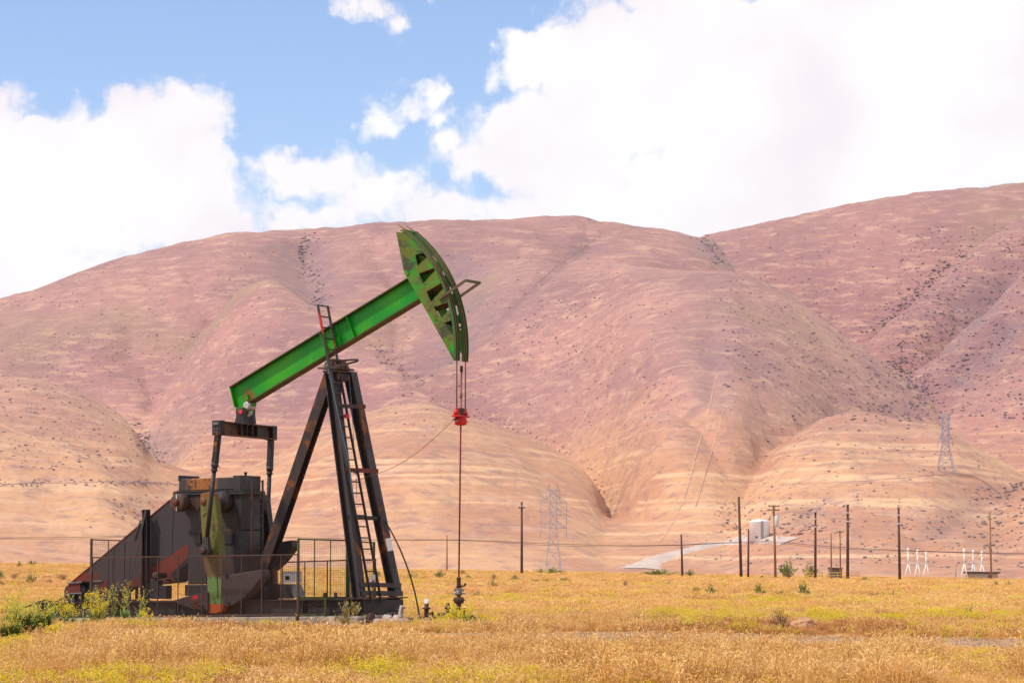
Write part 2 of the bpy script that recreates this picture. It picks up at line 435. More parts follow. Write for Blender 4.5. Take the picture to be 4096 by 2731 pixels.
def grid_mesh(name, X, Y, Z, mat, attrs=None):
    nr, nc = X.shape
    co = np.stack([X, Y, Z], -1).reshape(-1, 3).astype(np.float32)
    i = np.arange(nr * nc).reshape(nr, nc)
    q = np.stack([i[:-1, :-1], i[:-1, 1:], i[1:, 1:], i[1:, :-1]], -1).reshape(-1, 4)
    me = bpy.data.meshes.new(name)
    me.vertices.add(len(co)); me.vertices.foreach_set('co', co.ravel())
    me.loops.add(q.size); me.loops.foreach_set('vertex_index', q.ravel().astype(np.int32))
    me.polygons.add(len(q)); me.polygons.foreach_set('loop_start', np.arange(0, q.size, 4, dtype=np.int32))
    me.polygons.foreach_set('use_smooth', np.ones(len(q), bool))
    me.update(calc_edges=True); me.validate()
    me.materials.append(mat)
    if attrs:
        for k, a in attrs.items():
            at = me.attributes.new(k, 'FLOAT', 'POINT'); at.data.foreach_set('value', a.ravel().astype(np.float32))
    o = bpy.data.objects.new(name, me); COL.objects.link(o)
    return o

def field_mat():
    k = NT('dry_field')
    n = k.noise(.11, 6, .6, k.mapv(scale=(1, .45, 1)))
    c = k.mix(k.rng(n, .35, .65), (.58, .30, .09), (.70, .43, .16))
    c = k.mix(k.rng(k.noise(.05, 5, .6, k.mapv(scale=(1, .4, 1), loc=(9, 4, 0))), .52, .64), c, (.56, .40, .10))
    c = k.mix(k.rng(k.noise(2.5, 6, .7), .35, .7), c, (.40, .195, .075))
    k.bump(k.noise(4, 6, .7), .6, .08)
    return k.done(c, .95)
M['field'] = field_mat()
def build_ground():
    ys = np.concatenate([np.linspace(-60, 30, 20), np.linspace(32, 130, 120), 130 * (700 / 130) ** np.linspace(.01, 1, 110), np.linspace(715, 1000, 20), np.linspace(1100, 9000, 14)])
    us = np.concatenate([np.linspace(-1, -.28, 24)[:-1], np.linspace(-.28, .28, 180), np.linspace(.28, 1, 24)[1:]])
    Y, U = np.meshgrid(ys, us, indexing='ij')
    X = U * np.maximum(Y + 60, 60.0)
    o = grid_mesh('ground', X, Y, gz(X, Y), M['field'])
    tag(o, 'dry golden field stretching to the foot of the hills', 'ground', kind='structure')
build_ground()

# gravel track crossing the foreground on the right
def track_mid(x): return 65.7 - .30 * x - .034 * x * np.abs(x)
def track_half(x): return 2.4 + 2.2 * np.clip(x / 5, -.6, 1) + .5 * np.sin(x * .7) + .4 * np.sin(x * 1.9 + 1)
def build_track():
    k = NT('gravel_track')
    v = k.N.new('ShaderNodeTexVoronoi'); k.L.new(k.P, v.inputs['Vector']); v.inputs['Scale'].default_value = 9
    c = k.mix(k.rng(k.noise(1.2, 5, .6), .35, .65), (.40, .23, .13), (.48, .29, .175))
    c = k.mix(k.rng(v.outputs['Color'], .2, .9, 0, .6), c, (.32, .18, .10))
    k.bump(k.noise(9, 6, .7), .4, .04)
    mat = k.done(c, .95); M['gravel'] = mat
    xs = np.linspace(-7, 26, 150); ts = np.linspace(-1, 1, 13)
    Xg, T = np.meshgrid(xs, ts, indexing='ij')
    w = track_half(Xg) * (.75 + .5 * fbm(Xg * .9, T * .3 + 4, 3, 8))
    Yg = track_mid(Xg) + T * w
    Zg = gz(Xg, Yg) + .012 - .03 * np.abs(T) ** 6
    o = grid_mesh('gravel_track', Xg, Yg, Zg, mat)
    tag(o, 'pale stony dirt track crossing the dry field', 'track', kind='structure')
build_track()

# ------------------------------------------------------------------ hills: one height field from overlapping ridges
def pyv(py): return np.tan(TH + np.arctan((CY - np.asarray(py, float)) / FPX))
HX = np.arange(-760, 4870, 7.0)
HD = np.concatenate([np.linspace(760, 1650, 190), np.linspace(1655, 2900, 190)])
def near_(d): return 900 + (np.asarray(d, float) - 900) * .45
def interp(c, x): c = np.array(c, float); return np.interp(x, c[:, 0], c[:, 1])
def smooth1(a, n):
    k = np.hanning(n + 2)[1:-1]; k /= k.sum(); return np.convolve(np.pad(a, n // 2, mode='edge'), k, 'valid')[:len(a)]
# (crest in the picture, crest distance, base distance, how rounded)
RIDGES = {
 'left':   ([(-760, 1400), (-300, 1260), (0, 1183), (200, 1132), (400, 1052), (700, 972), (930, 926), (1200, 914), (1550, 882), (1800, 872), (2300, 866), (2420, 884), (2600, 906), (2720, 924), (2810, 938), (2870, 955), (2980, 1120), (3150, 1400), (3400, 1800), (4870, 2200)],
            [(-760, 3900), (1000, 4300), (2300, 4500), (4870, 4500)], 2700, 1.7),
 'dome':   ([(-760, 2300), (900, 2260), (1250, 1600), (1500, 1250), (1750, 1090), (2000, 1030), (2300, 1035), (2520, 1055), (2690, 1076), (2930, 1083), (3050, 1112), (3157, 1153), (3289, 1264), (3422, 1370), (3588, 1477), (3740, 1602), (3800, 1700), (3900, 1900), (4200, 2200), (4870, 2400)],
            [(-760, 4000), (1800, 3900), (2500, 3700), (2700, 3550), (3200, 3300), (3740, 2900), (4870, 2900)], [(-760, 2700), (1600, 2560), (2000, 2400), (2250, 2200), (2400, 1850), (2520, 1450), (2650, 1200), (2900, 1200), (3200, 1550), (3400, 1850), (3600, 2200), (4870, 2400)], 1.45),
 'right':  ([(-760, 2300), (2200, 1700), (2500, 1250), (2700, 1010), (2810, 942), (2850, 938), (3000, 905), (3400, 820), (3700, 766), (4096, 735), (4500, 715), (4870, 700)],
            [(-760, 4500), (4870, 4600)], 3450, 1.6),
 'spur':   ([(-760, 2300), (3200, 2000), (3400, 1480), (3480, 1360), (3540, 1305), (3640, 1225), (3750, 1130), (3900, 1008), (4000, 935), (4096, 868), (4400, 690), (4870, 560)],
            [(-760, 3300), (3500, 3300), (4200, 3900), (4870, 4100)], 2850, 1.5),
 'spur3':  ([(-760, 2300), (3300, 1950), (3500, 1640), (3634, 1498), (3720, 1416), (3886, 1250), (4096, 1091), (4400, 880), (4870, 680)],
            [(-760, 3000), (3600, 3000), (4870, 3500)], 2600, 1.5),
 'knee':   ([(-760, 2300), (3400, 2000), (3560, 1760), (3630, 1692), (3750, 1622), (3880, 1556), (4000, 1480), (4096, 1412), (4400, 1210), (4870, 1000)],
            [(-760, 2750), (4870, 3000)], 2300, 1.5),
 'hump':   ([(-760, 2400), (2700, 2290), (2850, 2120), (3000, 1900), (3150, 1750), (3280, 1675), (3400, 1652), (3500, 1662), (3630, 1690), (3750, 1698), (3820, 1725), (3900, 1778), (4000, 1836), (4096, 1884), (4300, 1990), (4870, 2250)],
            [(-760, 2200), (4870, 2200)], 900, 1.5),
 'toe':    ([(-760, 2450), (3700, 2400), (3860, 2120), (3980, 2025), (4096, 1962), (4300, 1870), (4870, 1780)],
            [(-760, 1700), (4870, 1700)], 900, 1.4),
 'mid':    ([(-760, 2400), (700, 2180), (860, 1896), (1000, 1868), (1130, 1815), (1230, 1745), (1330, 1690), (1450, 1640), (1560, 1608), (1660, 1596), (1740, 1605), (1850, 1652), (2060, 1722), (2200, 1785), (2330, 1868), (2400, 1960), (2440, 2060), (2490, 2200), (2560, 2330), (4870, 2450)],
            [(-760, 2250), (4870, 2250)], 950, 1.4),
 'spur2':  ([(-760, 2300), (600, 1600), (950, 1150), (1080, 1110), (1183, 1190), (1335, 1292), (1430, 1372), (1560, 1462), (1680, 1552), (1760, 1620), (1900, 1800), (2200, 2250), (4870, 2400)],
            [(-760, 3500), (1000, 3600), (1430, 3050), (1760, 2700), (4870, 2650)], 2350, 1.4),
 'apron':  ([(-760, 2190), (1500, 2165), (2100, 2130), (2350, 2080), (2450, 2062), (2600, 2050), (2900, 2070), (3300, 2110), (4870, 2180)],
            [(-760, 1900), (4870, 1900)], 900, 1.3),
 'lobe':   ([(-760, 1440), (-300, 1455), (0, 1490), (170, 1528), (350, 1572), (450, 1622), (520, 1682), (560, 1732), (590, 1790), (640, 1838), (760, 1880), (860, 1905), (950, 1975), (1050, 2120), (1200, 2330), (4870, 2450)],
            [(-760, 2300), (4870, 2300)], 900, 1.35),
}
def build_heights():
    D = HD[:, None]; H = np.full((len(HD), len(HX)), -9.0)
    lays = []
    for i, (nm, (crest, dist, base, pw)) in enumerate(RIDGES.items()):
        cy = smooth1(interp(crest, HX), 17); dc = near_(smooth1(interp(dist, HX), 91))
        tv = pyv(cy); zc = CZ + tv * dc
        base = near_(smooth1(interp(base if isinstance(base, list) else [(-760, base), (4870, base)], HX), 61))
        wx = HX + 40 * (fbm(HX / 300, HX * 0 + i, 3, 30 + i) - .5)
        for it in range(3):
            t = np.clip((D - base[None, :]) / np.maximum(dc - base, 80), 0, 1)
            f = .42 * (t * t * (3 - 2 * t)) + .58 * (1 - (1 - t) ** pw)
            z = -9 + (zc + 9) * f
            back = np.maximum(D - dc, 0)
            z = z - back * .12 - np.minimum(back, 250) ** 2 * .0009
            vis = ((z - CZ) / D).max(0)
            zc = zc + (tv - vis) * dc
        # down-slope spurs and gullies
        lat = (HX[None, :] - CX) / FPX * D
        env = np.clip((z + 9) / 60, 0, 1) * np.clip(1.15 - t, 0.12, 1)
        z = z + env * (7 * (fbm(lat / 130 + i * 7, D / 420, 4, 50 + i) - .5) + 13 * (fbm(lat / 260 + D / 700, D / 520 + i, 3, 70 + i) - .5))
        rg = 1 - np.abs(2 * fbm(lat / 95 + i * 3 + D / 900, D / 380, 3, 110 + i) - 1)
        z = z - env * 10.0 * np.clip(rg - .70, 0, 1) / .30
        lays.append(z)
    k = 1.6
    mx = np.max(lays, 0)
    H = mx + k * np.log(np.maximum(sum(np.exp((l - mx) / k) * np.clip((l + 8) / 10, 0, 1) for l in lays), 1.0))
    TONE = {'left': .66, 'dome': .54, 'right': .95, 'spur': .85, 'spur3': .8, 'knee': .65, 'hump': 0, 'toe': .35, 'mid': .1, 'spur2': .52, 'apron': 0, 'lobe': .2}
    wt = [np.exp((l - mx) / 6.0) for l in lays]; tone = sum(w * TONE[n] for w, n in zip(wt, RIDGES)) / sum(wt)
    return H, tone
HH, TONEH = build_heights()

def hill_find(px, py):
    """first distance at which the hillside is seen at this picture height -> point"""
    c = int(np.clip(round((px - HX[0]) / 7.0), 0, len(HX) - 1))
    v = (HH[:, c] - CZ) / HD
    i = int(np.argmax(v >= float(pyv(py))))
    if v[i] < float(pyv(py)): return None
    d = HD[i]
    if i > 0:
        t = (float(pyv(py)) - v[i - 1]) / max(v[i] - v[i - 1], 1e-9); d = HD[i - 1] + (HD[i] - HD[i - 1]) * min(max(t, 0), 1)
    return Vector(((px - CX) / FPX * d, d, hill_z((px - CX) / FPX * d, d)))
def hill_z(x, y):
    px = CX + x / y * FPX
    c = np.clip((px - HX[0]) / 7.0, 0, len(HX) - 1.001); c0 = int(c); cf = c - c0
    r = np.interp(y, HD, np.arange(len(HD))); r0 = min(int(r), len(HD) - 2); rf = r - r0
    a = HH[r0, c0] * (1 - cf) + HH[r0, c0 + 1] * cf; b = HH[r0 + 1, c0] * (1 - cf) + HH[r0 + 1, c0 + 1] * cf
    return float(a * (1 - rf) + b * rf)

# gullies cut into the slopes: (trace in the picture, half width m, depth m)
GULLIES = [([(1235, 940), (1205, 1000), (1225, 1070), (1265, 1140), (1290, 1210)], 34, 16),
           ([(2425, 925), (2250, 1050), (2080, 1190), (1950, 1310), (1850, 1400), (1760, 1500)], 16, 6),
           ([(1790, 960), (1840, 1060), (1880, 1200), (1850, 1330), (1770, 1470)], 50, 9),
           ([(560, 1745), (600, 1800), (700, 1860)], 26, 10),
           ([(2835, 945), (2855, 1000), (2880, 1060)], 30, 12),
           ([(2880, 1180), (2860, 1350), (2850, 1500), (2830, 1650)], 20, 4),
           ([(4096, 1080), (3980, 1180), (3850, 1300), (3700, 1450)], 30, 9),
           ([(4096, 1240), (4000, 1340), (3880, 1440), (3800, 1530)], 26, 8),
           ([(3700, 2150), (3900, 1990), (4060, 1930)], 16, 5),
           ([(3140, 2110), (3240, 2020), (3300, 1960)], 14, 5),
           ([(2080, 1700), (2100, 1790), (2180, 1760)], 10, 0),
           ([(490, 2010), (560, 2060), (620, 2100)], 12, 6)]
def carve():
    global HH
    X = (HX[None, :] - CX) / FPX * HD[:, None]; Y = HD[:, None] + X * 0
    dH = np.zeros_like(HH)
    for tr, w, dp in GULLIES:
        pts = []
        for (a, b) in zip(tr[:-1], tr[1:]):
            for t in np.linspace(0, 1, 8, endpoint=False):
                p = hill_find(a[0] + (b[0] - a[0]) * t, a[1] + (b[1] - a[1]) * t)
                if p: pts.append((p.x, p.y))
        if len(pts) < 2: continue
        pts = np.array(pts)
        n = len(pts); best = np.full(HH.shape, 1e9); tt = np.zeros(HH.shape)
        for i in range(n - 1):
            a, b = pts[i], pts[i + 1]; ab = b - a; l2 = max((ab ** 2).sum(), 1e-6)
            t = np.clip(((X - a[0]) * ab[0] + (Y - a[1]) * ab[1]) / l2, 0, 1)
            d = np.hypot(X - a[0] - t * ab[0], Y - a[1] - t * ab[1])
            m = d < best; best = np.where(m, d, best); tt = np.where(m, (i + t) / (n - 1), tt)
        prof = np.exp(-(best / (w * .6)) ** 1.5); dp = dp * .95
        dH = np.maximum(dH, dp * prof * np.clip(np.minimum(tt, 1 - tt) * 8 + .25, 0, 1))
    HH = HH - dH + (fbm(X / 18, Y / 26, 5, 91, .68) - .5) * 3.6 * np.clip((HH + 9) / 40, 0, 1)
    return dH
GUL = carve()

def hill_mat():
    k = NT('dry_hillside')
    z = k.sep()[2]
    big = k.noise(.0042, 5, .6, k.mapv(scale=(1, .6, 1)))
    zz = k.math('ADD', z, k.math('MULTIPLY', k.math('SUBTRACT', big, .5), 90))
    lowc = k.mix(k.rng(k.noise(.011, 6, .65, k.mapv(scale=(1, .5, 1), loc=(300, 0, 0))), .38, .62), (.60, .325, .165), (.46, .215, .125))
    highc = k.mix(k.rng(k.noise(.009, 7, .68, k.mapv(scale=(1, .5, 1.4))), .36, .64), (.43, .215, .182), (.28, .140, .140))
    tn = k.N.new('ShaderNodeAttribute'); tn.attribute_name = 'tone'
    c = k.mix(k.math('MULTIPLY', k.rng(zz, 38, 100), k.rng(tn.outputs['Fac'], 0, .5, .55, 1)), lowc, highc)
    c = k.mix(k.rng(tn.outputs['Fac'], .5, 1.0, 0, .55), c, (.32, .148, .138))
    # cattle terraces: thin contour-following bands of paler straw
    warp = k.math('MULTIPLY', k.math('SUBTRACT', k.noise(.011, 4, .6), .5), 5)
    cz = k.N.new('ShaderNodeCombineXYZ'); s = k.sep()
    k.L.new(k.math('MULTIPLY', s[0], .0032), cz.inputs[0]); k.L.new(k.math('MULTIPLY', s[1], .0024), cz.inputs[1]); k.L.new(k.math('MULTIPLY', k.math('ADD', z, warp), .34), cz.inputs[2])
    band = k.rng(k.noise(1.0, 3, .5, cz.outputs[0]), .51, .62)
    lowm = k.rng(zz, 25, 105, 1.0, .04)
    patch = k.rng(k.noise(.014, 4, .6, k.mapv(scale=(.5, 1, 1), loc=(5, 9, 2))), .36, .54)
    c = k.mix(k.math('MULTIPLY', k.math('MULTIPLY', band, lowm), k.math('MULTIPLY', patch, .90)), c, (.73, .46, .25))
    # fine clumps of brush and bare earth
    fine = k.noise(.16, 5, .7, k.mapv(scale=(.6, .5, 1.6)))
    c = k.mix(k.rng(fine, .46, .68, 0, .68), c, (.26, .140, .140))
    fine2 = k.noise(.11, 6, .78, k.mapv(scale=(.35, .4, 1.8), loc=(50, 80, 0)))
    c = k.mix(k.rng(fine2, .49, .66, 0, .6), c, (.64, .39, .26))
    at = k.N.new('ShaderNodeAttribute'); at.attribute_name = 'gully'
    gm = k.math('MULTIPLY', at.outputs['Fac'], k.rng(k.noise(.06, 5, .7), .3, .6, .25, 1.0))
    c = k.mix(gm, c, (.23, .150, .160))
    olive = k.rng(k.noise(.003, 3, .5, k.mapv(loc=(77, 33, 5))), .60, .70, 0, .45)
    c = k.mix(olive, c, (.30, .22, .12))
    k.bump(k.noise(.11, 6, .7), .5, 3.0)
    k.bsdf.inputs['Sheen Weight'].default_value = .30; k.bsdf.inputs['Sheen Roughness'].default_value = .35; k.bsdf.inputs['Sheen Tint'].default_value = (1.0, .72, .48, 1)
    return k.done(c, 1.0)
M['hill'] = hill_mat()
def build_hills():
    X = (HX[None, :] - CX) / FPX * HD[:, None]; Y = HD[:, None] + X * 0
    o = grid_mesh('hills', X, Y, HH, M['hill'], {'gully': np.clip(GUL / 7, 0, 1) * .75, 'tone': TONEH})
    tag(o, 'dry rose and straw coloured hills rising behind the field', 'hills', kind='structure')
build_hills()
#@@REST
# ------------------------------------------------------------------ concrete foundation
pump = empty('pump_jack', PO, -ANG)
tag(pump, 'large rusty black pump jack with bright green walking beam and horse head', 'pump jack')
PM = Matrix.Translation(PO) @ Matrix.Rotation(-ANG, 4, 'Z')
def W(p): return PM @ Vector(p)
def thing(name, label, cat, group=None):
    """a thing built in the pump's own axes but standing on its own"""
    o = empty(name, PO, -ANG); tag(o, label, cat, group); return o

b = MB()
TILT = .015                                             # the old skid has settled a little at the back
b.prism([(-2.28, -1.36, -.5), (-13.4, -1.36, -.5), (-13.4, -1.36, .285 - .165), (-2.28, -1.36, .285)], (0, 2.72, 0))
o = b.build('concrete_foundation', M['concrete'], None, .03)
o.location = PO; o.rotation_euler = (0, 0, -ANG)
tag(o, 'weathered concrete plinth under the pump jack skid', 'foundation')

# ------------------------------------------------------------------ skid
def sk(x): return .74 + TILT * (x + 2.3)                # top of skid
for Y in (-1.0, 1.0):
    b = MB(); b.ibeam((-2.45, Y, sk(-2.45) - .222), (-13.35, Y, sk(-13.35) - .222), (0, 0, 1), .444, .24, .02, .03)
    o = b.build('skid_beam', M['dark'], pump)
    for x in (-2.75, -4.2, -6.2, -8.4, -10.4, -12.4):
        st = MB(); st.box((x, Y - .065 if Y < 0 else Y + .065, sk(x) - .222), (.016, .10, .378)); st.build('stiffener', M['dark'], o)
for x in (-2.40, -4.6, -6.6, -8.6, -10.6, -12.6):
    b = MB(); b.bar((x, -.985, sk(x) - .24), (x, .985, sk(x) - .24), .40, .05 if x < -2.5 else .09, (0, 0, 1)); b.build('cross_beam', M['dark2'], pump)
b = MB(); b.box((-2.56, 0, sk(-2.56) + .017), (.50, 2.30, .03)); b.build('front_plate', M['dark3'], pump)
b = MB(); b.box((-2.385, 0, sk(-2.36) - .235), (.03, 1.74, .39)); b.build('front_face_plate', M['dark2'], pump)
b = MB(); b.prism([(-6.0, 0, sk(-6) + .004), (-6.0, 0, 1.07), (-8.2, 0, 1.05), (-8.2, 0, sk(-8.2) + .004)], (0, .7, 0)); b.v = [(x, y - .35, z) for x, y, z in b.v]
b.build('pedestal_base', M['dark2'], pump)
b = MB(); b.prism([z2(245, 1213, .35), z2(388, 1213, .35), z2(420, 1305, .35), z2(300, 1325, .35)], (0, .03, 0)); b.build('brake_plate', M['greysteel'], pump)
b = MB()
q = [z2(120, 1210, .1), z2(250, 1213, .1), z2(300, 1325, .1), z2(100, 1325, .1)]
b.prism(q, (0, .24, 0)); b.build('rear_leg_shoe', M['dark3'], pump)
for (a, c) in ((545, 600), (630, 680)):
    b = MB(); p0 = z2(a, 1308, .6); p1 = z2(c, 1308, .6)
    b.box(((p0.x + p1.x) / 2, .6, sk(p0.x) + .03), (.5, .22, .05)); b.box(((p0.x + p1.x) / 2, .6, sk(p0.x) + .11), (.07, .07, .12)); b.build('anchor_block', M['frame'], pump)

# ------------------------------------------------------------------ samson post: three legs, caps and braces
LEGS = [(P(1437, 2386, -1.0), P(1325, 1492, -.32), 'f'), (P(1583, 2388, 1.0), P(1400, 1492, .32), 'f'), (P(1020, 2394, .05), P(1326, 1496, 0.0), 'r')]
for a, c, kd in LEGS:
    a = Vector(a); c = Vector(c)
    if kd == 'f': a.z = sk(a.x) + .034
    d = (c - a).normalized()
    b = MB()
    if kd == 'f': b.ibeam(a, c, (1, 0, .2), .26, .30, .018, .026)
    else: b.ibeam(a, c, (0, 1, 0), .30, .29, .018, .028)
    b.build('post_leg', M['dark'] if kd == 'f' else M['dark3'], pump)
NL0, NL1, FL0, FL1 = LEGS[0][0], LEGS[0][1], LEGS[1][0], LEGS[1][1]
def onleg(i, py):
    a, c, _ = LEGS[i]; t = (2388 - py) / (2388 - 1492.0); return a.lerp(c, t)
for (py, w, m_, dx) in ((1888, .12, 'redox', .17), (2077, .11, 'dark2', .05), (2343, .12, 'dark', .17), (2376, .14, 'dark', .17), (1630, .11, 'dark3', .17)):
    p0, p1 = onleg(0, py), onleg(1, py)
    b = MB(); e = Vector((dx, 0, .02)); n = (p1 - p0).normalized() * .13
    b.bar(p0 + e - n, p1 + e + n, w, .016, (0, 0, 1)); b.build('cross_brace', M[m_], pump)
# white painted patch on the far leg's front flange
a, c = onleg(1, 2206), onleg(1, 2156)
ax = (c - a).normalized(); nn = Vector((1, 0, .2)); nn = (nn - ax * nn.dot(ax)).normalized()
b = MB(); b.bar(a + nn * .136, c + nn * .136, .285, .006, (0, 1, 0)); o = b.build('number_patch', M['white'], pump); o['label'] = 'blank white painted patch on the far leg'
# cap plates and centre bearing
tp = (NL1 + FL1) * .5
b = MB()
for (dz, sx, sy, h) in ((.03, .50, .86, .05), (-.12, .42, .74, .20), (.10, .54, .74, .045)): b.box((tp.x - .06, 0, tp.z + dz), (sx, sy, h))
b.box((tp.x - .22, 0, tp.z - .36), (.30, .40, .30))
b.build('post_cap', M['dark3'], pump, .01)
b = MB()
pv = Vector((-3.90, 0, 7.0))
for s_ in (-1, 1):
    b.prism([(pv.x - .24, s_ * .30, tp.z + .125), (pv.x + .24, s_ * .30, tp.z + .125), (pv.x + .16, s_ * .30, tp.z + .30), (pv.x - .16, s_ * .30, tp.z + .30)], (0, -s_ * .16, 0))
b.lathe((pv.x, -.34, tp.z + .27), (0, 1, 0), [(0, .10), (.03, .125), (.65, .125), (.68, .10)], 14)
b.box((pv.x + .26, -.1, tp.z + .20), (.07, .12, .24)); b.box((pv.x + .02, -.32, tp.z + .14), (.6, .05, .03)); b.box((pv.x - .33, -.26, tp.z + .135), (.14, .12, .05))
o = b.build('centre_bearing', paint('rusty_bearing', (.11, .05, .03), (.07, .04, .025), rust=(.22, .10, .03), amt=.6, scale=5, seed=31), pump)

# ------------------------------------------------------------------ walking beam
bt0, bt1 = P(916, 1546, -.17), P(1640, 1104, -.17)
bt0.y = bt1.y = 0
bd = (bt1 - bt0).normalized(); bu = Vector((-bd.z, 0, bd.x))
H = .70
ca, cb = bt0 - bu * (H / 2), bt1 + bd * .55 - bu * (H / 2)
beam = empty('walking_beam', (0, 0, 0), 0, pump)
b = MB(); e = bu * (H / 2 - .016); b.bar(ca + e, cb + e, .34, .032, (0, 1, 0)); b.build('top_flange', paint('flange_paint', (.03, .07, .012), (.05, .05, .015), rust=(.13, .05, .02), amt=.55, scale=2, seed=41, streak=0), beam)
b = MB(); b.bar(ca + bd * .28 - e, cb - e, .34, .034, (0, 1, 0)); b.build('bottom_flange', paint('flange_under', (.05, .055, .012), (.06, .04, .015), rust=(.11, .05, .02), amt=.6, scale=2, seed=43, streak=0), beam)
def web_mat():
    k = NT('green_web'); s = k.sep()
    g = k.mix(k.rng(k.noise(.9, 4, .5, k.mapv(loc=(4, 0, 0))), .38, .62), (.004, .24, .010), (.036, .31, .003))
    # height across the web: grime and rust gather along the lower flange
    h = k.math('ADD', k.math('MULTIPLY', k.math('SUBTRACT', s[0], ca.x), -bd.z), k.math('MULTIPLY', k.math('SUBTRACT', s[2], ca.z), bd.x))
    n = k.noise(5, 7, .7)
    hh = k.math('ADD', h, k.math('MULTIPLY', k.math('SUBTRACT', n, .5), .16))
    c = k.mix(k.rng(hh, -.335, -.265), (.095, .055, .015), g)
    sp = k.math('MULTIPLY', k.rng(k.noise(7, 4, .6, k.mapv(loc=(2, 2, 2))), .655, .685), k.rng(h, -.3, .1, 1, .25))
    c = k.mix(sp, c, (.075, .032, .012))
    dx = k.math('SUBTRACT', s[0], -6.78); dz = k.math('SUBTRACT', s[2], 6.26)
    r = k.math('SQRT', k.math('ADD', k.math('MULTIPLY', dx, dx), k.math('MULTIPLY', dz, dz)))
    c = k.mix(k.rng(k.math('ADD', r, k.math('MULTIPLY', k.math('SUBTRACT', n, .5), .35)), .12, .26), (.16, .085, .012), c)
    k.bump(k.noise(3, 3), .08, .02)
    return k.done(c, .36)
M['web'] = web_mat()
b = MB()
w0 = [ca + bu * (H / 2 - .033), cb + bu * (H / 2 - .033), cb - bu * (H / 2 - .036), ca + bd * .28 - bu * (H / 2 - .036)]
tail = P(950, 1629, 0); w0 += [Vector((tail.x, 0, tail.z))]
b.prism([p + Vector((0, -.012, 0)) for p in w0], (0, .024, 0)); b.build('web', M['web'], beam)
b = MB(); b.bar(w0[0], tail, .30, .02, (0, 1, 0)); b.build('end_plate', M['web'], beam)
for t, wd in ((.465, .15), (.515, .15), (.60, .15)):
    for s_ in (-1, 1):
        b = MB(); p = ca.lerp(cb, t) + Vector((0, s_ * .086, 0)); b.bar(p - bu * (H / 2 - .037), p + bu * (H / 2 - .036), .145, .016, (0, 1, 0)); b.build('stiffener', M['web'], beam)
pt = ze(575, 300, -.09); b = MB(); b.prism([ze(575, 300, -.09), ze(550, 380, -.09), ze(605, 385, -.09)], (0, .07, 0)); b.build('gusset', M['green'], beam)

# ------------------------------------------------------------------ horse head
head = empty('horse_head', (0, 0, 0), 0, pump)
AC, AR = Vector((-3.892, 0, 7.35)), 3.919
def arc(a, r=AR, Y=0.0): return Vector((AC.x + r * math.cos(a), Y, AC.z + r * math.sin(a)))
NY = -.32
back = [(68, 78), (150, 490), (165, 545), (395, 945), (715, 1515)]
inner = [(165, 80), (262, 190), (270, 270), (282, 335), (308, 458), (322, 543), (375, 648), (408, 745), (458, 858), (487, 917), (570, 1045), (602, 1098), (668, 1175), (720, 1290)]
inner[-1] = (722, 1240)
spokes = [((262, 190), (330, 245), (375, 310), (282, 335), (270, 270)),
          ((308, 458), (405, 370), (480, 488), (322, 543)), ((375, 648), (500, 515), (560, 655), (408, 745)),
          ((458, 858), (590, 715), (640, 870), (487, 917)), ((570, 1045), (660, 945), (690, 1065), (602, 1098))]
def hp(p, Y=NY):
    v = zh(p[0], p[1], NY); return Vector((v.x, Y, v.z))
def clip_arc(v):                                   # points meant to lie on the rail are put exactly on it
    d = Vector((v.x - AC.x, 0, v.z - AC.z)); r = d.length
    if r > AR - .06: d *= (AR - .016) / r
    return Vector((AC.x + d.x, v.y, AC.z + d.z))
for s_, nm in ((-1, 'near'), (1, 'far')):
    Y0 = -.32 if s_ < 0 else .30
    b = MB()
    poly = [hp(p, Y0) for p in back] + [clip_arc(hp(p, Y0)) for p in ((721, 1515), (720, 1330))] + [clip_arc(hp(p, Y0)) for p in reversed(inner)]
    b.prism(poly, (0, .02, 0)); b.build('side_plate', M['horse'], head)
    for sp in spokes:
        b = MB(); b.prism([clip_arc(hp(p, Y0 + .001)) for p in sp], (0, .018, 0)); b.build('spoke_plate', M['horse'], head)
    # curved track flange with two lips
    b = MB(); A0, A1 = math.atan2(10.47 - AC.z, -1.524 - AC.x), math.atan2(6.985 - AC.z, .03 - AC.x)
    nseg = 34; ya, yb = (-.335, -.105) if s_ < 0 else (.105, .335)
    for i in range(nseg):
        t0, t1 = A0 + (A1 - A0) * i / nseg, A0 + (A1 - A0) * (i + 1) / nseg
        for (u0, u1, r0, r1) in ((ya, yb, AR - .015, AR + .015), (ya, ya + .022, AR + .015, AR + .055), (yb - .022, yb, AR + .015, AR + .055)):
            vs = [arc(t, r, y) for t in (t0, t1) for r in (r0, r1) for y in (u0, u1)]
            b.add(vs, [(0, 1, 3, 2), (4, 6, 7, 5), (0, 4, 5, 1), (2, 3, 7, 6), (0, 2, 6, 4), (1, 5, 7, 3)])
    b.build('cable_track', paint('track_paint_' + nm, (.075, .105, .025), (.04, .12, .03), rust=(.11, .06, .025), amt=.5, scale=2.5, seed=50 + s_, streak=0), head)
for (p, q) in (((282, 335), (378, 308)), ((322, 543), (480, 488)), ((408, 745), (560, 655)), ((487, 917), (640, 870)), ((602, 1098), (690, 1065)),
               ((455, 1020), (690, 1150)), ((190, 560), (405, 945)), ((90, 95), (160, 480))):
    a, c = hp(p, 0), clip_arc(hp(q, 0))
    b = MB(); b.bar(a, c, .598, .014, (0, 1, 0)); b.build('cross_plate', M['dark3'] if p[0] > 250 else M['horse'], head)
b = MB(); a = hp((150, 70), 0); b.lathe((a.x + .02, -.34, a.z + .01), (0, 1, 0), [(0, .05), (.68, .05)], 10); b.build('top_roller', M['horse'], head)
b = MB(); a = hp((70, 52), 0); c = hp((165, 72), 0); b.tube([(a.x, -.1, a.z), (c.x, -.1, c.z)], .018, 6); b.build('latch_rod', M['frame'], head)
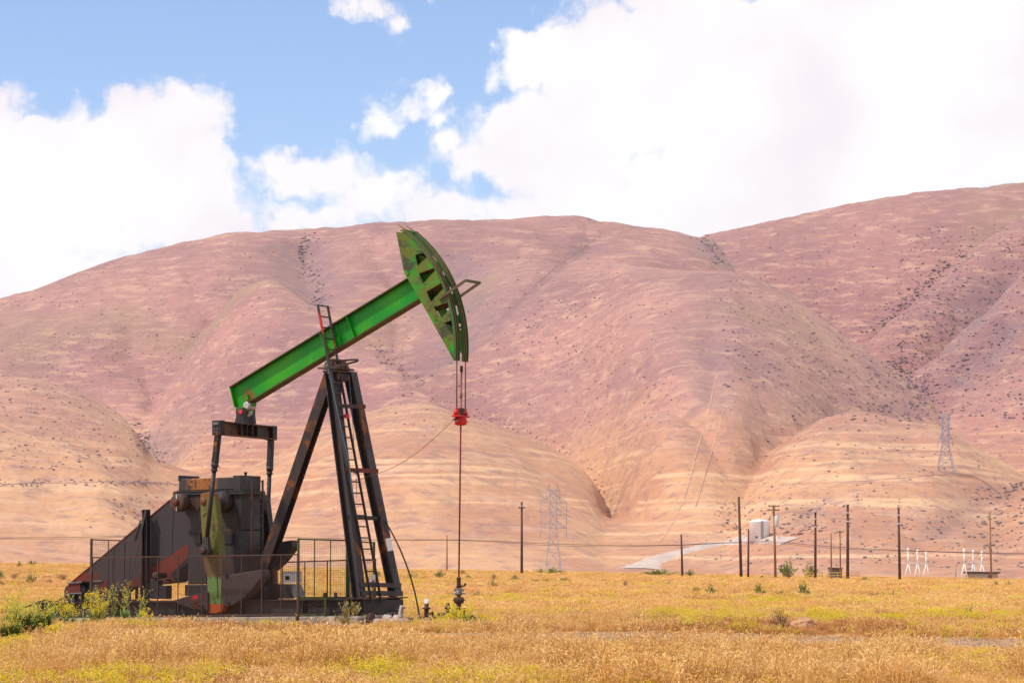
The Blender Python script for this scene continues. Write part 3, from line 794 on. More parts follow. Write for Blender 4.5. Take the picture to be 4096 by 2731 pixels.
b = MB(); v = hp((195, 540)); b.lathe((v.x, -.34, v.z), (0, 1, 0), [(0, .05), (.03, .06)], 10); b.build('pin', M['horse'], head)
hoopm = paint('hoop_paint', (.07, .11, .04), (.12, .06, .04), rust=(.14, .05, .03), amt=.6, scale=4, seed=61)
b = MB(); a, c = zh(545, 832, -.36), zh(845, 622, -.36); d_, e_ = Vector((a.x, .36, a.z)), Vector((c.x, .36, c.z))
b.bar(a, c, .035, .07, (0, 1, 0)); b.bar(d_, e_, .035, .07, (0, 1, 0)); b.bar(c + Vector((.01, -.017, 0)), e_ + Vector((.01, .017, 0)), .05, .07, (1, 0, 0)); b.build('cable_guard', hoopm, head)

# ------------------------------------------------------------------ bridle, carrier bar, rod
b = MB()
for Y in (-.22, .22):
    top = [arc(t, AR + .036, Y) for t in np.linspace(R(58), -.09, 26)]
    b.tube(top + [(.045, Y, 5.66)], .017, 6)
b.build('bridle', M['rope'], pump)
car = thing('carrier_bar', 'red carrier bar clamped to the polished rod below the horse head', 'carrier bar')
c0 = P(1843, 1672, 0)
b = MB(); b.lathe((c0.x, 0, c0.z - .19), (0, 0, 1), [(0, .10), (.02, .15), (.06, .165), (.15, .165), (.19, .15), (.21, .15)], 18)
b.build('drum', M['red'], car)
b = MB(); b.box((c0.x, 0, c0.z + .045), (.20, .60, .05)); b.build('bar', M['red'], car, .01)
for Y in (-.22, .22):
    b = MB(); b.lathe((c0.x, Y, c0.z + .072), (0, 0, 1), [(0, .065), (.10, .065), (.11, .05), (.16, .045), (.20, .025)], 10)
    b.lathe((c0.x - .09, Y, c0.z + .11), (1, 0, 0), [(0, .02), (.18, .02)], 6); b.build('socket', M['red'], car)
b = MB()
for s_ in (-1, 1): b.lathe((c0.x + .04, s_ * .17, c0.z - .09), (0, s_, 0), [(0, .03), (.05, .03), (.055, .018), (.14, .014)], 8)
b.build('bolt', M['greysteel'], car)
rod = thing('polished_rod', 'long thin dark red polished rod running down to the wellhead', 'rod')
r0, r1 = P(1846, 1463, 0), P(1835.5, 2318, 0)
def rodp(z): return r1.lerp(r0, (z - r1.z) / (r0.z - r1.z))
b = MB(); b.tube([r1, r0], .022, 8); b.build('rod', M['rod'], rod)
b = MB(); k0 = rodp(6.70); b.tube([k0, r0], .042, 8); b.build('coupling', M['pipe'], rod)
b = MB(); b.tube([rodp(6.0), rodp(6.04), rodp(6.12), rodp(6.17)], [.026, .034, .034, .026], 8); b.build('sleeve', M['rope'], rod)
b = MB()
b.box(rodp(5.66), (.14, .15, .17)); 
for z in (5.61, 5.70): b.lathe(rodp(z) + Vector((.05, -.11, 0)), (0, 1, 0), [(0, .022), (.22, .022)], 6)
b.build('rod_clamp', M['pipe'], rod)
# thin signal line from the carrier to the post
lineth = thing('signal_line', 'thin drooping line from the carrier bar to the post legs', 'line')
a, m1, e1 = P(1812, 1680, -.16), P(1640, 1829, -.08), P(1497, 1896, 0)
f1 = P(1410, 1925, -.5)
pts = []
for i in range(25):
    t = i / 24; pts.append(a * ((1 - t) ** 2) + (m1 * 2 - (a + e1) * .5) * (2 * t * (1 - t)) + e1 * t * t)
b = MB(); b.tube(pts + [f1], .007, 5); b.build('wire', M['rope'], lineth)
b = MB(); b.tube([a, a + Vector((.10, 0, .06)), c0 + Vector((-.1, -.12, -.02))], .02, 6); b.build('hook', M['dark'], lineth)

# ------------------------------------------------------------------ equalizer, tail bearing, pitmans
eqn, eqf = P(872, 1712, -1.62), P(1086, 1730, 1.62)
eqz = (eqn.z + eqf.z) / 2; eqn.z = eqf.z = eqz
eq = empty('equalizer', (0, 0, 0), 0, pump)
ed = (eqf - eqn).normalized()
b = MB(); b.ibeam(eqn + ed * .18, eqf + ed * .04, (0, 0, 1), .37, .27, .02, .028); b.build('beam', M['dark3'], eq)
for t in (.36, .47, .56, .66, .96):
    b = MB(); p = eqn.lerp(eqf, t); b.bar(p + Vector((.07, 0, -.155)), p + Vector((.07, 0, .155)), .118, .018, (1, 0, 0)); b.build('stiffener', M['dark2'], eq)
for p, s_ in ((eqn, -1), (eqf, 1)):
    b = MB(); b.box(p + Vector((0, -s_ * .02, 0)), (.29, .20, .40)); o = b.build('end_block', M['dark2'], eq, .01)
    b = MB()
    for (i, j) in ((-.05, -.08), (.05, -.08), (-.05, .0), (.05, .0)): b.lathe(p + Vector((i, s_ * .08, j - .03)), (0, s_, 0), [(0, .017), (.025, .017)], 6)
    b.box(p + Vector((0, s_ * .095, .115)), (.16, .03, .07)); b.build('bolt', M['greysteel'], o)
mid = (eqn + eqf) * .5
tb = empty('tail_bearing', (0, 0, 0), 0, pump)
for Yp, lx in ((-.27, 480), (.23, 630)):
    b = MB(); top = ze(lx, 520, Yp); bot = Vector((top.x, Yp, eqz + .187))
    b.prism([(top.x - .16, Yp - .07, bot.z), (top.x + .17, Yp - .07, bot.z), (top.x + .14, Yp - .07, bot.z + .12), (top.x + .11, Yp - .07, top.z + .02), (top.x - .10, Yp - .07, top.z + .02), (top.x - .10, Yp - .07, bot.z + .18)], (0, .14, 0))
    b.build('bearing_post', M['dark'], tb)
    b = MB(); b.box((top.x + .005, Yp, top.z - .06), (.24, .17, .13)); b.build('bearing_cap', M['framegreen'], tb, .01)
v = ze(480, 575, -.36); b = MB(); b.lathe((v.x, -.372, v.z), (0, 1, 0), [(0, .062), (.012, .062)], 14); b.build('pink_disc', M['pink'], tb)
b = MB(); v = ze(600, 480, -.1); b.lathe((v.x - .02, -.19, v.z), (0, 1, 0), [(0, .09), (.04, .12), (.34, .12), (.38, .09)], 14)
b.tube([ze(640, 560, -.05), ze(635, 610, -.05), ze(600, 650, -.05)], [.055, .05, .03], 8); b.build('greasy_pin', M['grease'], tb)
b = MB(); b.prism([ze(430, 500, -.1), ze(570, 440, -.1), ze(670, 440, -.1), ze(640, 500, -.1), ze(500, 535, -.1)], (0, .2, 0)); b.build('bearing_saddle', M['green'], tb)

shaft = zg(540, 372, -1.2); pinp = zg(540, 850, -1.5)
for s_ in (-1, 1):
    pit = empty('pitman', (0, 0, 0), 0, pump)
    top = eqn if s_ < 0 else eqf
    topp = Vector((top.x, s_ * 1.6, eqz - .1)); bot = Vector((pinp.x, s_ * 1.52, pinp.z)) if s_ < 0 else Vector((pinp.x - .12, 1.52, pinp.z))
    t1 = .28
    b = MB(); j = topp.lerp(bot, t1); b.bar(topp, j, .14, .15, (0, 1, 0)); b.build('upper_bar', M['dark2'], pit, .01)
    b = MB(); dd = (bot - topp).normalized()
    b.tube([j - dd * .06, j + dd * .06], .10, 12); b.tube([j + dd * .06, j + dd * .10], .075, 12); b.tube([j + dd * .10, j + dd * .17], .09, 12); b.box(j - dd * .11, (.18, .10, .09)); b.build('clamp', M['dark'], pit)
    b = MB(); b.tube([j + dd * .15, bot - dd * .35], .06, 12); b.build('tube', M['dark2'], pit)
    b = MB(); side = Vector((dd.z, 0, -dd.x))
    p0 = bot - dd * .38
    b.prism([p0 + side * .06 + Vector((0, -.06, 0)), p0 - side * .06 + Vector((0, -.06, 0)), bot - side * .15 + dd * .02 + Vector((0, -.06, 0)), bot + side * .15 + dd * .02 + Vector((0, -.06, 0))], (0, .12, 0))
    b.lathe(bot + Vector((0, -.09, 0)), (0, 1, 0), [(0, .15), (.02, .165), (.17, .165), (.2, .15)], 18); b.build('foot', M['dark'], pit)
    b = MB(); b.lathe(bot + Vector((0, s_ * .09, 0)), (0, s_, 0), [(0, .10), (.04, .10), (.045, .055), (.08, .05)], 12); b.build('wrist_pin', M['pipe'], pit)

# ------------------------------------------------------------------ cranks and counterweights
CRK = [(485, 300), (560, 283), (605, 292), (628, 345), (640, 450), (668, 700), (695, 1000), (708, 1395), (690, 1430), (640, 1452), (585, 1452), (562, 1440), (552, 1250), (548, 1120), (520, 880), (500, 700), (480, 380)]
crk = [zg(x, y, -1.32) for x, y in CRK]
CWR = [(680, 1095), (1072, 1030), (1082, 1096), (1040, 1150), (960, 1250), (880, 1320), (790, 1375), (700, 1388)]
CWL = [(205, 1332), (380, 1280), (522, 1243), (556, 1243), (562, 1424), (430, 1416), (330, 1382)]
for s_ in (-1, 1):
    c_ = empty('crank', (0, 0, 0), 0, pump)
    Yc = -1.32 if s_ < 0 else 1.08
    b = MB(); b.prism([Vector((p.x, Yc, p.z)) for p in crk], (0, .24, 0)); o = b.build('arm', M['crank'] if s_ < 0 else M['dark3'], c_, .015)
    # raised rim of the long slot on the outer face
    b = MB(); yo = -1.32 if s_ < 0 else 1.32
    sl = [(515, 520), (540, 478), (575, 470), (600, 500), (640, 900), (655, 1300)]
    b.tube([Vector((zg(x, y, -1.32).x, yo, zg(x, y, -1.32).z)) for x, y in sl], .02, 6); b.build('slot_rim', M['crank'] if s_ < 0 else M['dark3'], o)
    b = MB(); b.lathe((shaft.x, yo - s_ * .01, shaft.z), (0, s_, 0), [(0, .11), (.03, .105), (.035, .06), (.05, .05)], 16); b.build('hub', M['redox'] if s_ > 0 else paint('rust_hub', (.20, .075, .02), (.14, .05, .02), amt=.5, scale=5), c_)
    b = MB(); b.lathe((pinp.x, s_ * 1.30, pinp.z), (0, s_, 0), [(0, .075), (.16, .075)], 12); b.build('crank_pin', M['pipe'], c_)
    for nm, poly in (('r', CWR), ('l', CWL)):
        b = MB()
        if s_ < 0: pts = [zg(x, y, -1.38) for x, y in poly]; Y0 = -1.385
        else: pts = [zg(x + 290, y - 285, 1.0) for x, y in poly]; Y0 = 1.0
        pts = [Vector((p.x, Y0, p.z)) for p in pts]
        b.prism(pts, (0, .40, 0)); o = b.build('counterweight', M['weight'], c_, .02)
        if nm == 'r':
            b = MB(); q = [pts[1] + Vector((-.04, -.004, -.02)), pts[2] + Vector((-.04, -.004, 0)), pts[2] + Vector((-.07, -.004, 0)), pts[1] + Vector((-.07, -.004, -.02))]
            v = zg(853, 1100, -1.385); b = MB(); b.lathe((v.x + (0 if s_ < 0 else pts[0].x - zg(680, 1095, -1.385).x), Y0 - .006, v.z + (0 if s_ < 0 else .7)), (0, 1, 0), [(0, .022), (.012, .022)], 8); b.build('hole_shade_disc', M['dark2'], o)  # no opening here: a dark disc gives the shade of a lifting hole
        else:
            def lw(x, y, Y=-1.39): v = zg(x, y, -1.385); return Vector((v.x + pts[0].x - zg(205, 1332, -1.38).x, Y0 + (Y + 1.385), v.z + pts[0].z - zg(205, 1332, -1.38).z))
            b = MB(); b.prism([lw(412, 1283), lw(460, 1272), lw(462, 1310), (lw(414, 1318))], (0, .02, 0)); b.build('red_mark', M['red'], o)
            b = MB()
            for k_, (x, y) in enumerate(((415, 1345), (415, 1375), (418, 1400))): b.prism([lw(x, y, -1.40), lw(x + 68, y - 18, -1.40), lw(x + 68, y - 6, -1.40), lw(x, y + 10, -1.40)], (0, .03, 0))
            b.build('rib', M['redox'], o)
    b = MB(); yy = -1.40 if s_ < 0 else 1.41
    for (x, y) in ((735, 1070), (755, 1365), (500, 1395)):
        v = zg(x, y, -1.385)
        if s_ < 0: b.box((v.x, -1.41, v.z), (.11, .06, .11))
        else: b.box((v.x, 1.42, v.z + .7), (.11, .06, .11))
    b.build('clamp_bolt', M['dark2'], c_)

# ------------------------------------------------------------------ gear box on its pedestal
gear = empty('gear_box', (0, 0, 0), 0, pump)
x0, x1 = -8.84, -6.70
b = MB(); b.prism([(x0, -.45, 3.665), (x1, -.45, 3.69), (x1 - .005, -.45, 4.03), (x0 + .02, -.45, 4.0)], (0, .92, 0)); o = b.build('cover', M['cover'], gear, .02)
b = MB(); b.box((x0 + .03, 0, 4.02), (.05, .94, .16)); b.build('cover_end', M['dark'], o, .01); b = MB(); b.box((x1 - .12, -.02, 3.87), (.26, .96, .40)); b.build('cover_end', M['dark'], o, .01)
b = MB(); b.lathe((x1 - .25, .1, 4.07), (0, 0, 1), [(0, .035), (.07, .035), (.08, .055), (.11, .04)], 10); b.build('breather', M['frame'], o)
b = MB(); b.box(((x0 + x1) / 2, 0, 3.645), (x1 - x0 + .22, 1.08, .035)); b.box(((x0 + x1) / 2, 0, 3.585), (x1 - x0 + .26, 1.06, .075))
o = b.build('split_flange', M['dark'], gear, .008)
b = MB()
for i in range(14):
    b.lathe((x0 + .02 + i * .162, -.5, 3.664), (0, 0, 1), [(0, .018), (.03, .018)], 6)
b.build('bolt', M['dark2'], o)
low = [(280, 300), (335, 490), (375, 535), (388, 590), (392, 655), (860, 655), (885, 645), (885, 300)]
pts = [zg(x, y, -.45) for x, y in low]
b = MB(); b.prism(pts, (0, .9, 0)); b.build('lower_case', M['dark'], gear, .02)
v = zg(255, 385, -.95); sh_ = empty('brake_drum', (0, 0, 0), 0, gear)
b = MB(); b.lathe((v.x, -.95, v.z), (0, 1, 0), [(0, .06), (.0, .20), (.02, .235), (.05, .25), (.26, .25), (.30, .24), (.33, .17), (.49, .12)], 28); b.build('rim', paint('drum_rust', (.075, .048, .042), (.095, .055, .042), rust=(.13, .05, .025), amt=.5, scale=4, seed=71, streak=0), sh_)
b = MB(); b.lathe((v.x, -1.03, v.z), (0, 1, 0), [(0, .03), (0, .085), (.085, .09)], 16); b.build('hub', M['redox'], sh_)
for dz in (.165, -.165): b = MB(); b.box((v.x, -.954, v.z + dz), (.022, .006, .12)); b.build('paint_line', M['white'], sh_)
v = zg(435, 385, -.48); b = MB(); b.lathe((v.x, -.49, v.z), (0, 1, 0), [(0, .215), (.05, .22)], 26); o = b.build('shaft_cover', M['dark3'], gear)
b = MB()
for i in range(12): b.lathe((v.x + .18 * math.cos(i * .5236), -.505, v.z + .18 * math.sin(i * .5236)), (0, 1, 0), [(0, .014), (.02, .014)], 6)
b.build('bolt', M['dark2'], o)
v = zg(620, 375, -.62); b = MB(); b.lathe((shaft.x + .12, -1.08, shaft.z), (0, 1, 0), [(0, .13), (.30, .14), (.32, .27), (.64, .29)], 24); b.build('crank_bearing', M['dark'], gear)
b = MB(); b.lathe((shaft.x + .12, .44, shaft.z), (0, 1, 0), [(0, .29), (.32, .27), (.34, .14), (.66, .13)], 24); b.build('crank_bearing', M['dark'], gear)
b = MB(); b.prism([zg(800, 480, -.47), zg(835, 480, -.47), zg(850, 590, -.47), zg(865, 640, -.47), zg(765, 640, -.47), zg(795, 580, -.47)], (0, .05, 0)); b.build('oil_gauge_boss', paint('oily', (.05, .035, .028), (.075, .05, .03), rust=(.14, .09, .04), amt=.5, scale=6), gear)
b = MB(); b.prism([zg(700, 365, -.47), zg(795, 365, -.47), zg(790, 388, -.47), zg(700, 388, -.47)], (0, .05, 0)); b.build('lifting_lug', M['dark2'], gear)
b = MB(); b.bar(zg(640, 650, -.5), zg(862, 650, -.5), .05, .09, (0, 1, 0)); b.build('mounting_foot', M['frame'], gear); b = MB(); b.bar(zg(362, 664, -.52), zg(510, 664, -.52), .10, .04, (0, 1, 0)); b.build('mounting_foot', M['frame'], gear)
# little ladder on the front of the gear box
lad = empty('gear_box_ladder', (0, 0, 0), 0, pump)
for (x, Y) in ((978, -.28), (1065, .22)):
    b = MB(); xx = zg(978, 400, -.28).x + .02; zt = zg(x, 168, Y).z; b.bar((xx, Y, 1.1), (xx, Y, zt), .06, .035, (0, 1, 0)); b.build('rail', M['frame'] if Y < 0 else M['dark'], lad)
for i in range(9):
    b = MB(); z = zg(978, 178, -.28).z - i * .305; b.bar((xx, -.25, z), (xx, .19, z), .028, .028, (1, 0, 0)); b.build('rung', M['frame'], lad)
ped = empty('gear_pedestal', (0, 0, 0), 0, pump)
pts = [zg(372, 640, -.52), zg(855, 640, -.52), zg(862, 1170, -.52), zg(362, 1172, -.52)]
b = MB(); b.prism(pts, (0, 1.04, 0)); b.build('column', M['dark'], ped, .015)
b = MB(); b.prism([zg(335, 1176, -.62), zg(900, 1172, -.62), zg(905, 1275, -.62), zg(335, 1282, -.62)], (0, 1.24, 0)); b.build('base', M['dark2'], ped, .01)
b = MB(); b.prism([zg(427, 675, -.56), zg(487, 675, -.56), zg(487, 780, -.56), zg(427, 780, -.56)], (0, .035, 0)); b.build('inspection_plate', M['dark2'], ped)
b = MB(); b.prism([zg(545, 690, -.55), zg(640, 690, -.55), zg(640, 900, -.55), zg(545, 900, -.55)], (0, .025, 0)); b.prism([zg(690, 690, -.55), zg(800, 690, -.55), zg(800, 780, -.55), zg(690, 780, -.55)], (0, .025, 0)); b.build('web_plate', M['dark2'], ped)
b = MB(); b.prism([zg(515, 690, -.60), zg(528, 690, -.60), zg(545, 1170, -.60), zg(520, 1170, -.60)], (0, .08, 0)); b.build('rib', M['dark3'], ped)
b = MB(); q = zg(1110, 770, 1.2); b.box((q.x, 1.2, q.z), (.34, .2, .14)); b.bar((q.x - .5, .95, q.z - .4), (q.x + .1, 1.2, q.z), .1, .3, (0, 1, 0)); b.build('far_bracket', M['dark'], ped)

# ------------------------------------------------------------------ belt guard
guard = empty('belt_guard', (0, 0, 0), 0, pump)
GY = .40
out = [(45, 1368), (46, 1250), (58, 1208), (88, 1184), (118, 1162), (870, 520), (1195, 262), (1290, 215), (1420, 215), (1510, 300), (1520, 420), (1480, 640), (1400, 860), (1290, 1010), (1275, 1110), (1240, 1158), (1130, 1166), (860, 1196), (700, 1218), (600, 1300), (500, 1366), (335, 1366), (335, 1150), (222, 1150), (222, 1278), (157, 1278), (157, 1368)]
b = MB(); b.prism([z6(x, y, GY) for x, y in out], (0, .55, 0)); b.build('casing', M['guardm'], guard)
for poly, dy in (([(1385, 735), (1385, 885), (1200, 1062), (1238, 1152), (1130, 1160), (860, 1190), (700, 1212), (640, 1250), (900, 1048), (1050, 958)], .004), ([(165, 1148), (165, 1132), (245, 1058), (425, 1052), (425, 1140), (337, 1146), (337, 1148)], .004), ([(90, 1166), (220, 1154), (220, 1275), (90, 1280)], .012), ([(402, 1132), (508, 1132), (508, 1290), (402, 1290)], .004)):
    b = MB(); b.prism([z6(x, y, GY - dy) for x, y in poly], (0, dy - .001, 0)); b.build('red_panel', M['redox'], guard)
b = MB(); b.prism([z6(1200, 1062, GY - .02), z6(1388, 888, GY - .02), z6(1388, 940, GY - .02), z6(1300, 1010, GY - .02), z6(1275, 1110, GY - .02), z6(1240, 1156, GY - .02)], (0, .019, 0)); b.build('underside_shade_strip', M['dark2'], guard)  # dark strip laid on the near face, standing in for the casing's shaded underside
for (a, c) in (((85, 1165), (240, 1152)), ((90, 1278), (238, 1272)), ((345, 1148), (460, 1140)), ((345, 1268), (450, 1258))):
    b = MB(); b.bar(z6(*a, GY - .03), z6(*c, GY - .03), .05, .04, (0, 1, 0)); b.build('hinge_rail', M['greysteel'], guard)
for (a, c) in (((1228, 250), (1205, 860)), ((585, 760), (575, 1290)), ((700, 660), (690, 1215)), ((520, 820), (515, 1360))):
    b = MB(); b.bar(z6(*a, GY - .006), z6(*c, GY - .006), .012, .022, (0, 1, 0)); b.build('seam_strip', M['frame'], guard)
b = MB(); b.bar(z6(118, 1160, GY - .005) , z6(1195, 262, GY - .005), .02, .03, (0, 1, 0)); b.build('edge_strip', M['redox'], guard)
# electric motor inside the lower end
mot = empty('motor', (0, 0, 0), 0, pump)
p = z6(280, 1290, .6); b = MB(); b.lathe((p.x - .1, .42, p.z + .10), (0, 1, 0), [(0, .1), (.02, .20), (.06, .22), (.5, .22), (.52, .1)], 18); b.box((p.x - .1, .7, sk(p.x) + .06), (.5, .5, .1)); b.build('body', M['dark2'], mot)
b = MB(); q = z6(232, 1330, .38); b.bar((q.x, .38, sk(q.x)), (q.x, .38, sk(q.x) + .28), .05, .05); b.build('bracket', M['frame'], mot)
# brake / hydraulic unit standing in front of the guard
pu = empty('brake_unit', (0, 0, 0), 0, pump)
v = z6(1022, 1082, -.2); b = MB(); b.lathe((v.x, -.2, v.z), (0, 1, 0), [(0, .05), (.01, .085), (.04, .10), (.10, .10), (.12, .085), (.48, .085), (.50, .06)], 18); b.build('cylinder', paint('rust_cylinder', (.075, .045, .025), (.06, .04, .03), amt=.5, scale=5), pu)
for (xa, xb, ya, yb) in ((985, 1062, 1120, 1192), (985, 1062, 1190, 1335), (1078, 1162, 1190, 1335), (1040, 1165, 1120, 1140)):
    b = MB(); q0, q1 = z6(xa, ya, -.1), z6(xb, yb, -.1); b.box(((q0.x + q1.x) / 2, -.02, (q0.z + max(q1.z, sk(q1.x))) / 2), (q1.x - q0.x, .26, q0.z - max(q1.z, sk(q1.x)))); b.build('block', M['dark2'], pu, .01)
# tall post and braces beside the guard
b = MB(); p0, p1 = z6(932, 1340, .2), z6(932, 370, .2); p0.z = sk(p0.x); b.ibeam(p0, p1, (1, 0, 0), .17, .16, .014, .016); b.build('guard_post', M['dark2'], pump)
b = MB(); p0 = z6(700, 1300, .05); p0.z = sk(p0.x); b.bar(p0, z6(925, 385, .10), .08, .014, (1, 0, .2)); b.build('flat_brace', M['guardm'], pump)
b = MB(); b.bar(z6(790, 700, .36), z6(872, 492, .36), .05, .014, (1, 0, .2)); b.bar(z6(868, 490, .36), z6(900, 490, .34), .03, .03); b.build('hand_strap', M['frame'], pump)
for x in (750, 830, 960):
    b = MB(); p = z6(x, 1300, .9); b.bar((p.x, .9, sk(p.x)), (p.x, .9, z6(x, 1180, .9).z), .07, .06); b.build('guard_leg', M['dark2'], pump)
b = MB(); q = z6(40, 1365, .4); b.tube([q + Vector((0, 0, .1)), q + Vector((-.35, 0, -.02)), q + Vector((-.5, -.2, .05)), q + Vector((-.8, -.5, -.1)), q + Vector((-1.0, -.9, -.25))], .03, 6); b.build('supply_cable', M['cable'], pump)

# ------------------------------------------------------------------ post ladder
ladder = empty('post_ladder', (0, 0, 0), 0, pump)
La0, La1 = P(1486, 2408, -.69), P(1271, 1218, -.69)
Lb0, Lb1 = Vector((La0.x, -.21, La0.z)), Vector((La1.x, -.21, La1.z))
def ladder_rail_mat():
    k = NT('ladder_rail'); z = k.sep()[2]
    m_ = k.math('MULTIPLY', k.rng(z, 7.75, 8.0), k.rng(z, 8.45, 8.25))
    return k.done(k.mix(m_, (.040, .032, .030), (.42, .03, .02)), .5)
rm_ = ladder_rail_mat()
for a, c, mt in ((La0, La1, rm_), (Lb0, Lb1, M['dark'])):
    b = MB(); b.bar(a, c, .03, .065, (0, 1, 0)); b.build('rail', mt, ladder)
ld = (La1 - La0); nr = int(ld.length / .305); 
for i in range(nr):
    p = La1 - ld.normalized() * (.02 + i * .305); b = MB(); b.bar(p + Vector((0, .016, 0)), Vector((p.x, -.226, p.z)), .035, .035, (1, 0, 0)); b.build('rung', M['dark'], ladder)
b = MB(); cpt = zl(560, 1110, -.45); pts = []
ln = ld.normalized(); zt = zl(470, 1130, -.69).z
pb = La0 + ln * ((zt - La0.z) / ln.z)
for i in range(21):
    t = math.pi * i / 20; pts.append(Vector((pb.x + .78 * math.sin(t), -.45 - .30 * math.cos(t), zt + .06 * math.sin(t) - .10 * math.cos(t))))
for p, q in zip(pts[:-1], pts[1:]): b.bar(p, q, .055, .012, (0, 0, 1))
b.build('hoop', M['dark'], ladder)
b = MB(); b.bar(zl(385, 1190, -.74), zl(470, 1150, -.70), .06, .05, (0, 0, 1)); b.bar((pb.x, -.7, zt - .02), (pb.x - .2, -.33, zt - .12), .05, .03, (0, 0, 1)); b.build('hoop_bracket', M['greysteel'], ladder)
for py in (1893, 2340):
    b = MB(); t = (2408 - py) / 1190; p = La0.lerp(La1, t); q = onleg(0, py)
    b.bar(p + Vector((0, .0, 0)), q + Vector((.17, .0, .02)), .06, .02, (0, 0, 1)); b.bar(Vector((p.x, -.21, p.z)), q + Vector((.165, .25, .0)), .06, .02, (0, 0, 1)); b.build('ladder_bracket', M['dark2'], ladder)
b = MB(); p = La0.lerp(La1, .61); b.bar(p + Vector((.02, .3, .1)), p + Vector((.02, .44, .1)), .10, .08, (0, 0, 1)); o = b.build('red_tag', M['red'], ladder)
for (pp, Ys) in (([(1305, 1440), (1318, 1500), (1340, 1600), (1362, 1700), (1385, 1800), (1400, 1880), (1408, 1960), (1418, 2060)], -.70), ([(1395, 1495), (1402, 1570), (1410, 1680), (1416, 1780), (1424, 1850), (1427, 1990)], .02)):
    b = MB(); b.tube([P(x, y, Ys) for x, y in pp], .008, 5); b.build('blue_cord', M['blue'], pump)
b = MB(); t = (2408 - 2325) / 1190; p = La0.lerp(La1, t); b.box((p.x - .15, -.2, p.z), (.01, .22, .36)); o = b.build('warning_sign', M['white'], pump)
b = MB(); b.box((p.x - .143, -.2, p.z - .02), (.004, .09, .10)); b.build('red_mark', M['red'], o)
# guy cable from the far leg down to the ground
gcab = thing('guy_cable', 'slack grey cable from the far post leg down to the ground', 'cable')
a, c, m2 = onleg(1, 2085) + Vector((.16, 0, 0)), P(1679, 2474, .55), P(1630, 2270, .75)
pts = [a * ((1 - t) ** 2) + (m2 * 2 - (a + c) * .5) * (2 * t * (1 - t)) + c * t * t for t in np.linspace(0, 1, 20)]
b = MB(); b.tube(pts + [Vector((c.x, c.y, -.05))], .022, 6); b.build('cable', M['cable'], gcab)

# ------------------------------------------------------------------ guard fence panels
def panel(name, label, A, B, zb, zt, fm, cell=.062, posts=(), rails=(), group=None, wire=.0030, cut=None, feet=()):
    """upright mesh panel from A to B (x, y local), bottom / top heights at both ends"""
    t = thing(name, label, 'fence panel', group)
    A, B = Vector((*A, 0)), Vector((*B, 0)); d = B - A; n = d.normalized().cross(Vector((0, 0, 1)))
    def pt(u, z): return A + d * u + Vector((0, 0, z))
    def zb_(u): return zb[0] + (zb[1] - zb[0]) * u
    def zt_(u): return zt[0] + (zt[1] - zt[0]) * u
    b = MB(); b.bar(pt(0, zt[0]), pt(1, zt[1]), .036, .036, (0, 0, 1)); b.build('top_rail', fm, t)
    b = MB(); b.bar(pt(0, zb[0]), pt(1, zb[1]), .045, .045, (0, 0, 1)); b.build('bottom_rail', fm, t)
    for u in (0, 1):
        b = MB(); b.bar(pt(u, zb_(u) - .025), pt(u, zt_(u) + .025), .05, .05, n); b.build('post', fm, t)
    for u in posts:
        b = MB(); b.bar(pt(u, zb_(u) + .022), pt(u, zt_(u) - .018), .020, .022, n); b.build('upright', fm, t)
    for (u, z) in feet:
        b = MB(); b.bar(pt(u, z), pt(u, zb_(u) - .025), .05, .05, n); b.build('foot', fm, t)
    for z in rails:
        b = MB(); b.bar(pt(0, z), pt(1, z), .03, .03, (0, 0, 1)); b.build('mid_rail', fm, t)
    b = MB(); L = d.length; k = int(L / cell); q = wire / 2
    for i in range(1, k):
        u = i / k; b.bar(pt(u, zb_(u)), pt(u, zt_(u)), wire, wire, n)
    hgt = zt[0] - zb[0]; k = int(hgt / cell)
    for j in range(1, k):
        f = j / k; b.bar(pt(0, zb[0] + (zt[0] - zb[0]) * f), pt(1, zb[1] + (zt[1] - zb[1]) * f), wire, wire, (0, 0, 1))
    o = b.build('wire_mesh', M['mesh'], t); o['kind'] = 'stuff'
    return t
fa, fb = P(367, 2229, -1.9), P(1193, 2217, -1.9)
panel('guard_fence', 'long rusty wire mesh guard panel in front of the cranks', (fa.x, -1.9), (fb.x, -1.9), (.20, .33), (fa.z, fb.z), M['frame'],
      posts=(.105, .19, .33, .43, .545, .64, .735, .83, .92), group='mesh guards around the pump jack', feet=((0, -.1), (.995, -.1), (.5, -.1)))
fa, fb = P(366, 2157, -1.55), P(566, 2164, -1.55)
panel('guard_fence', 'short taller mesh panel at the back end before the belt guard', (fa.x, -1.55), (fb.x, -1.55), (sk(fa.x) + .03, sk(fb.x) + .03), (fa.z, fb.z), M['frame'],
      posts=(.34, .66), group='mesh guards around the pump jack', feet=((0, -.1), (1, -.1)))
fa, fb = P(1194, 2155, -1.75), P(1388, 2161, -.55)
zk = sk(-3.5) + .04
panel('guard_fence', 'green framed mesh panel left of the near front leg', (fa.x, fa.y), (fb.x, fb.y), (zk, zk), (fa.z, fb.z), M['framegreen'],
      posts=(.33, .66), group='mesh guards around the pump jack', cell=.06, feet=((0, -.1), (1, sk(-3))))
ga, gb_ = P(1395, 2161, -.5), P(1496, 2170, .75)
panel('guard_fence', 'green framed mesh panel behind the post ladder', (ga.x, ga.y), (gb_.x, gb_.y), (zk, zk), (ga.z, gb_.z), M['framegreen'],
      posts=(.4,), group='mesh guards around the pump jack', cell=.06, feet=((0, sk(-3)), (1, sk(-3))))
fa, fb = P(1090, 2249, 1.9), P(1500, 2236, 1.9)
